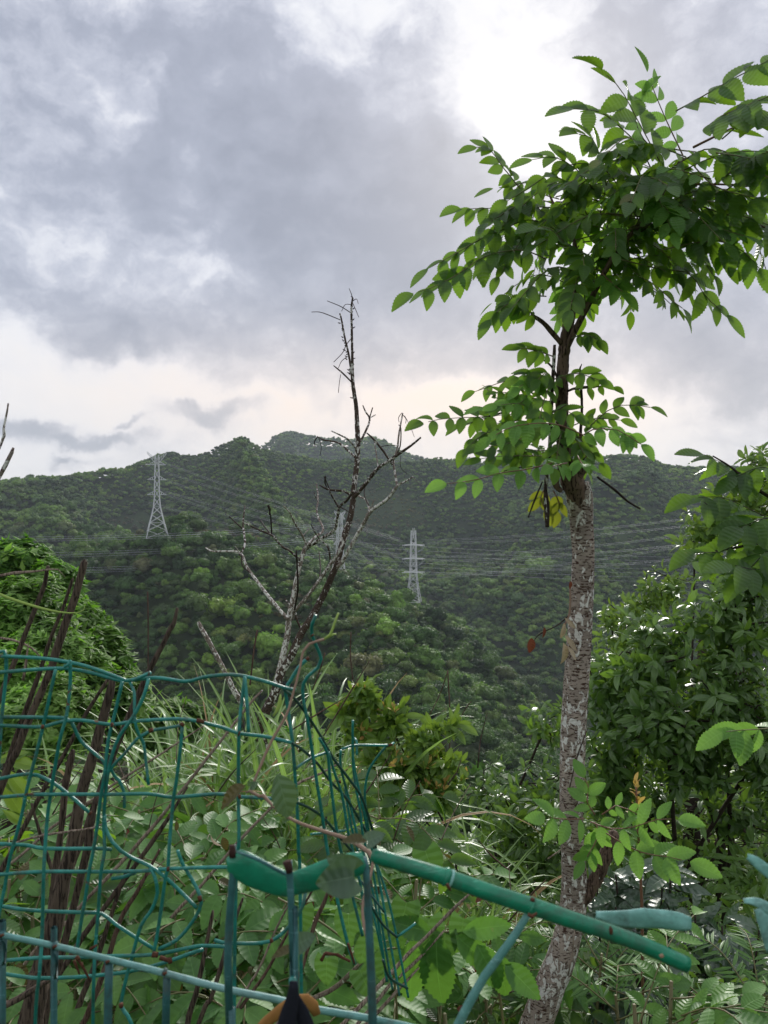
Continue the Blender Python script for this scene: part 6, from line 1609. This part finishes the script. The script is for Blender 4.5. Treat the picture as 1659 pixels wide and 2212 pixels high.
# vine twig in front of the mesh
vn = Plant('vine_twig', 'dry brown vine twig twisting over the mesh with grey green leaves', 'vine', P(785, 2000, .62))
px_tube('stem', [(532, 1712, 4), (540, 1709, 7), (560, 1720, 7), (570, 1719, 9), (590, 1742, 6.5), (638, 1774, 7), (703, 1797, 8), (752, 1813, 9), (785, 1833, 10), (798, 1842, 10), (806, 1862, 8), (801, 1890, 6), (784, 1950, 6), (786, 2000, 7), (797, 2040, 6), (806, 2090, 6), (803, 2180, 5), (800, 2400, 5)], .66, M['vine'], vn.root, 8, .005, .06, d1=.47)
px_tube('stem', [(540, 1712, 6), (544, 1700, 5), (560, 1661, 6), (586, 1602, 6), (619, 1543, 6), (635, 1491, 5), (648, 1442, 5), (655, 1407, 5.5), (668, 1391, 6), (700, 1381, 6)], .66, M['vine'], vn.root, 8, .005, .05, d1=.72)
px_tube('tendril', [(700, 1381, 6), (713, 1371, 6), (723, 1345, 5), (731, 1324, 5)], .72, M['tendril'], vn.root, 7, .005, .05)
px_tube('tendril', [(706, 1378, 5), (720, 1370, 5), (727, 1370, 3)], .72, M['tendril'], vn.root, 6, .005, .05)
px_tube('tendril', [(606, 1500, 3), (604, 1520, 10), (598, 1535, 8), (590, 1548, 3)], .7, M['tendril'], vn.root, 8, .004, .05, .3)
for (kd, x, y, dx, dy, L, d, nn) in (('nearlong', 598, 1672, 34, 98, 112, .62, (.5, -1, .1)), ('olive', 530, 1697, -70, 40, 84, .64, (.1, -.5, .9)), ('near', 762, 1893, -80, 18, 86, .46, (0, -1, .35)), ('near', 765, 1880, -60, -25, 66, .47, (0, -1, .1)),
                                 ('near', 795, 1818, 38, -22, 40, .5, (.1, -.6, .8)), ('olive', 792, 1818, -56, -12, 56, .52, (0, -.4, 1)), ('olive', 640, 2047, -68, 22, 60, .5, (0, -.3, 1)), ('near', 640, 2042, 50, -30, 46, .5, (0, -.8, .6)), ('near', 540, 1700, 10, -6, 20, .66, (0, -1, .2))):
    vn.leaf(kd, P(x, y, d), Vector((dx, 0, -dy)), Vector(nn), L * d / F)
vn.finish()

# dry leaves and thin dead stems caught in the low growth
lt = Plant('dry_leaf_litter', 'scattered dry brown leaves caught among the low plants', 'dry leaves', gp(600, 1.9))
for k in range(90):
    x, y = R.uniform(0, 1050), R.uniform(1780, 2230)
    lt.leaf(R.choice(('dry', 'red', 'olive')), P(x, y, R.uniform(1.5, 2.1)), rv(), Vector((0, -.6, 1)) + rv(.5), R.uniform(.02, .05))
lt.finish()
for k in range(46):
    x, y = R.uniform(0, 1250), R.uniform(1560, 2200); a = R.uniform(.5, 2.4) if R.random() < .7 else R.uniform(0, 3.1); L = R.uniform(60, 190); d = R.uniform(1.5, 2.6)
    o = px_tube('thin_dead_stem', [(x, y, R.uniform(2, 4)), (x + math.cos(a) * L * .5 + R.uniform(-8, 8), y - math.sin(a) * L * .5, R.uniform(2, 4)), (x + math.cos(a) * L, y - math.sin(a) * L, 1.5)], d, M[R.choice(('palestick', 'stalkred', 'stalk'))], None, 4, .02, .05)
    wh = 'behind the left half of the mesh' if x < 260 else 'behind the right half of the mesh' if x < 520 else 'behind the bent green rail and fanned wires' if x < 860 else 'above and below the green tube'
    prop(o, 'thin bare dead stem ' + wh, 'stem', 'thin dead stems in the low plants')
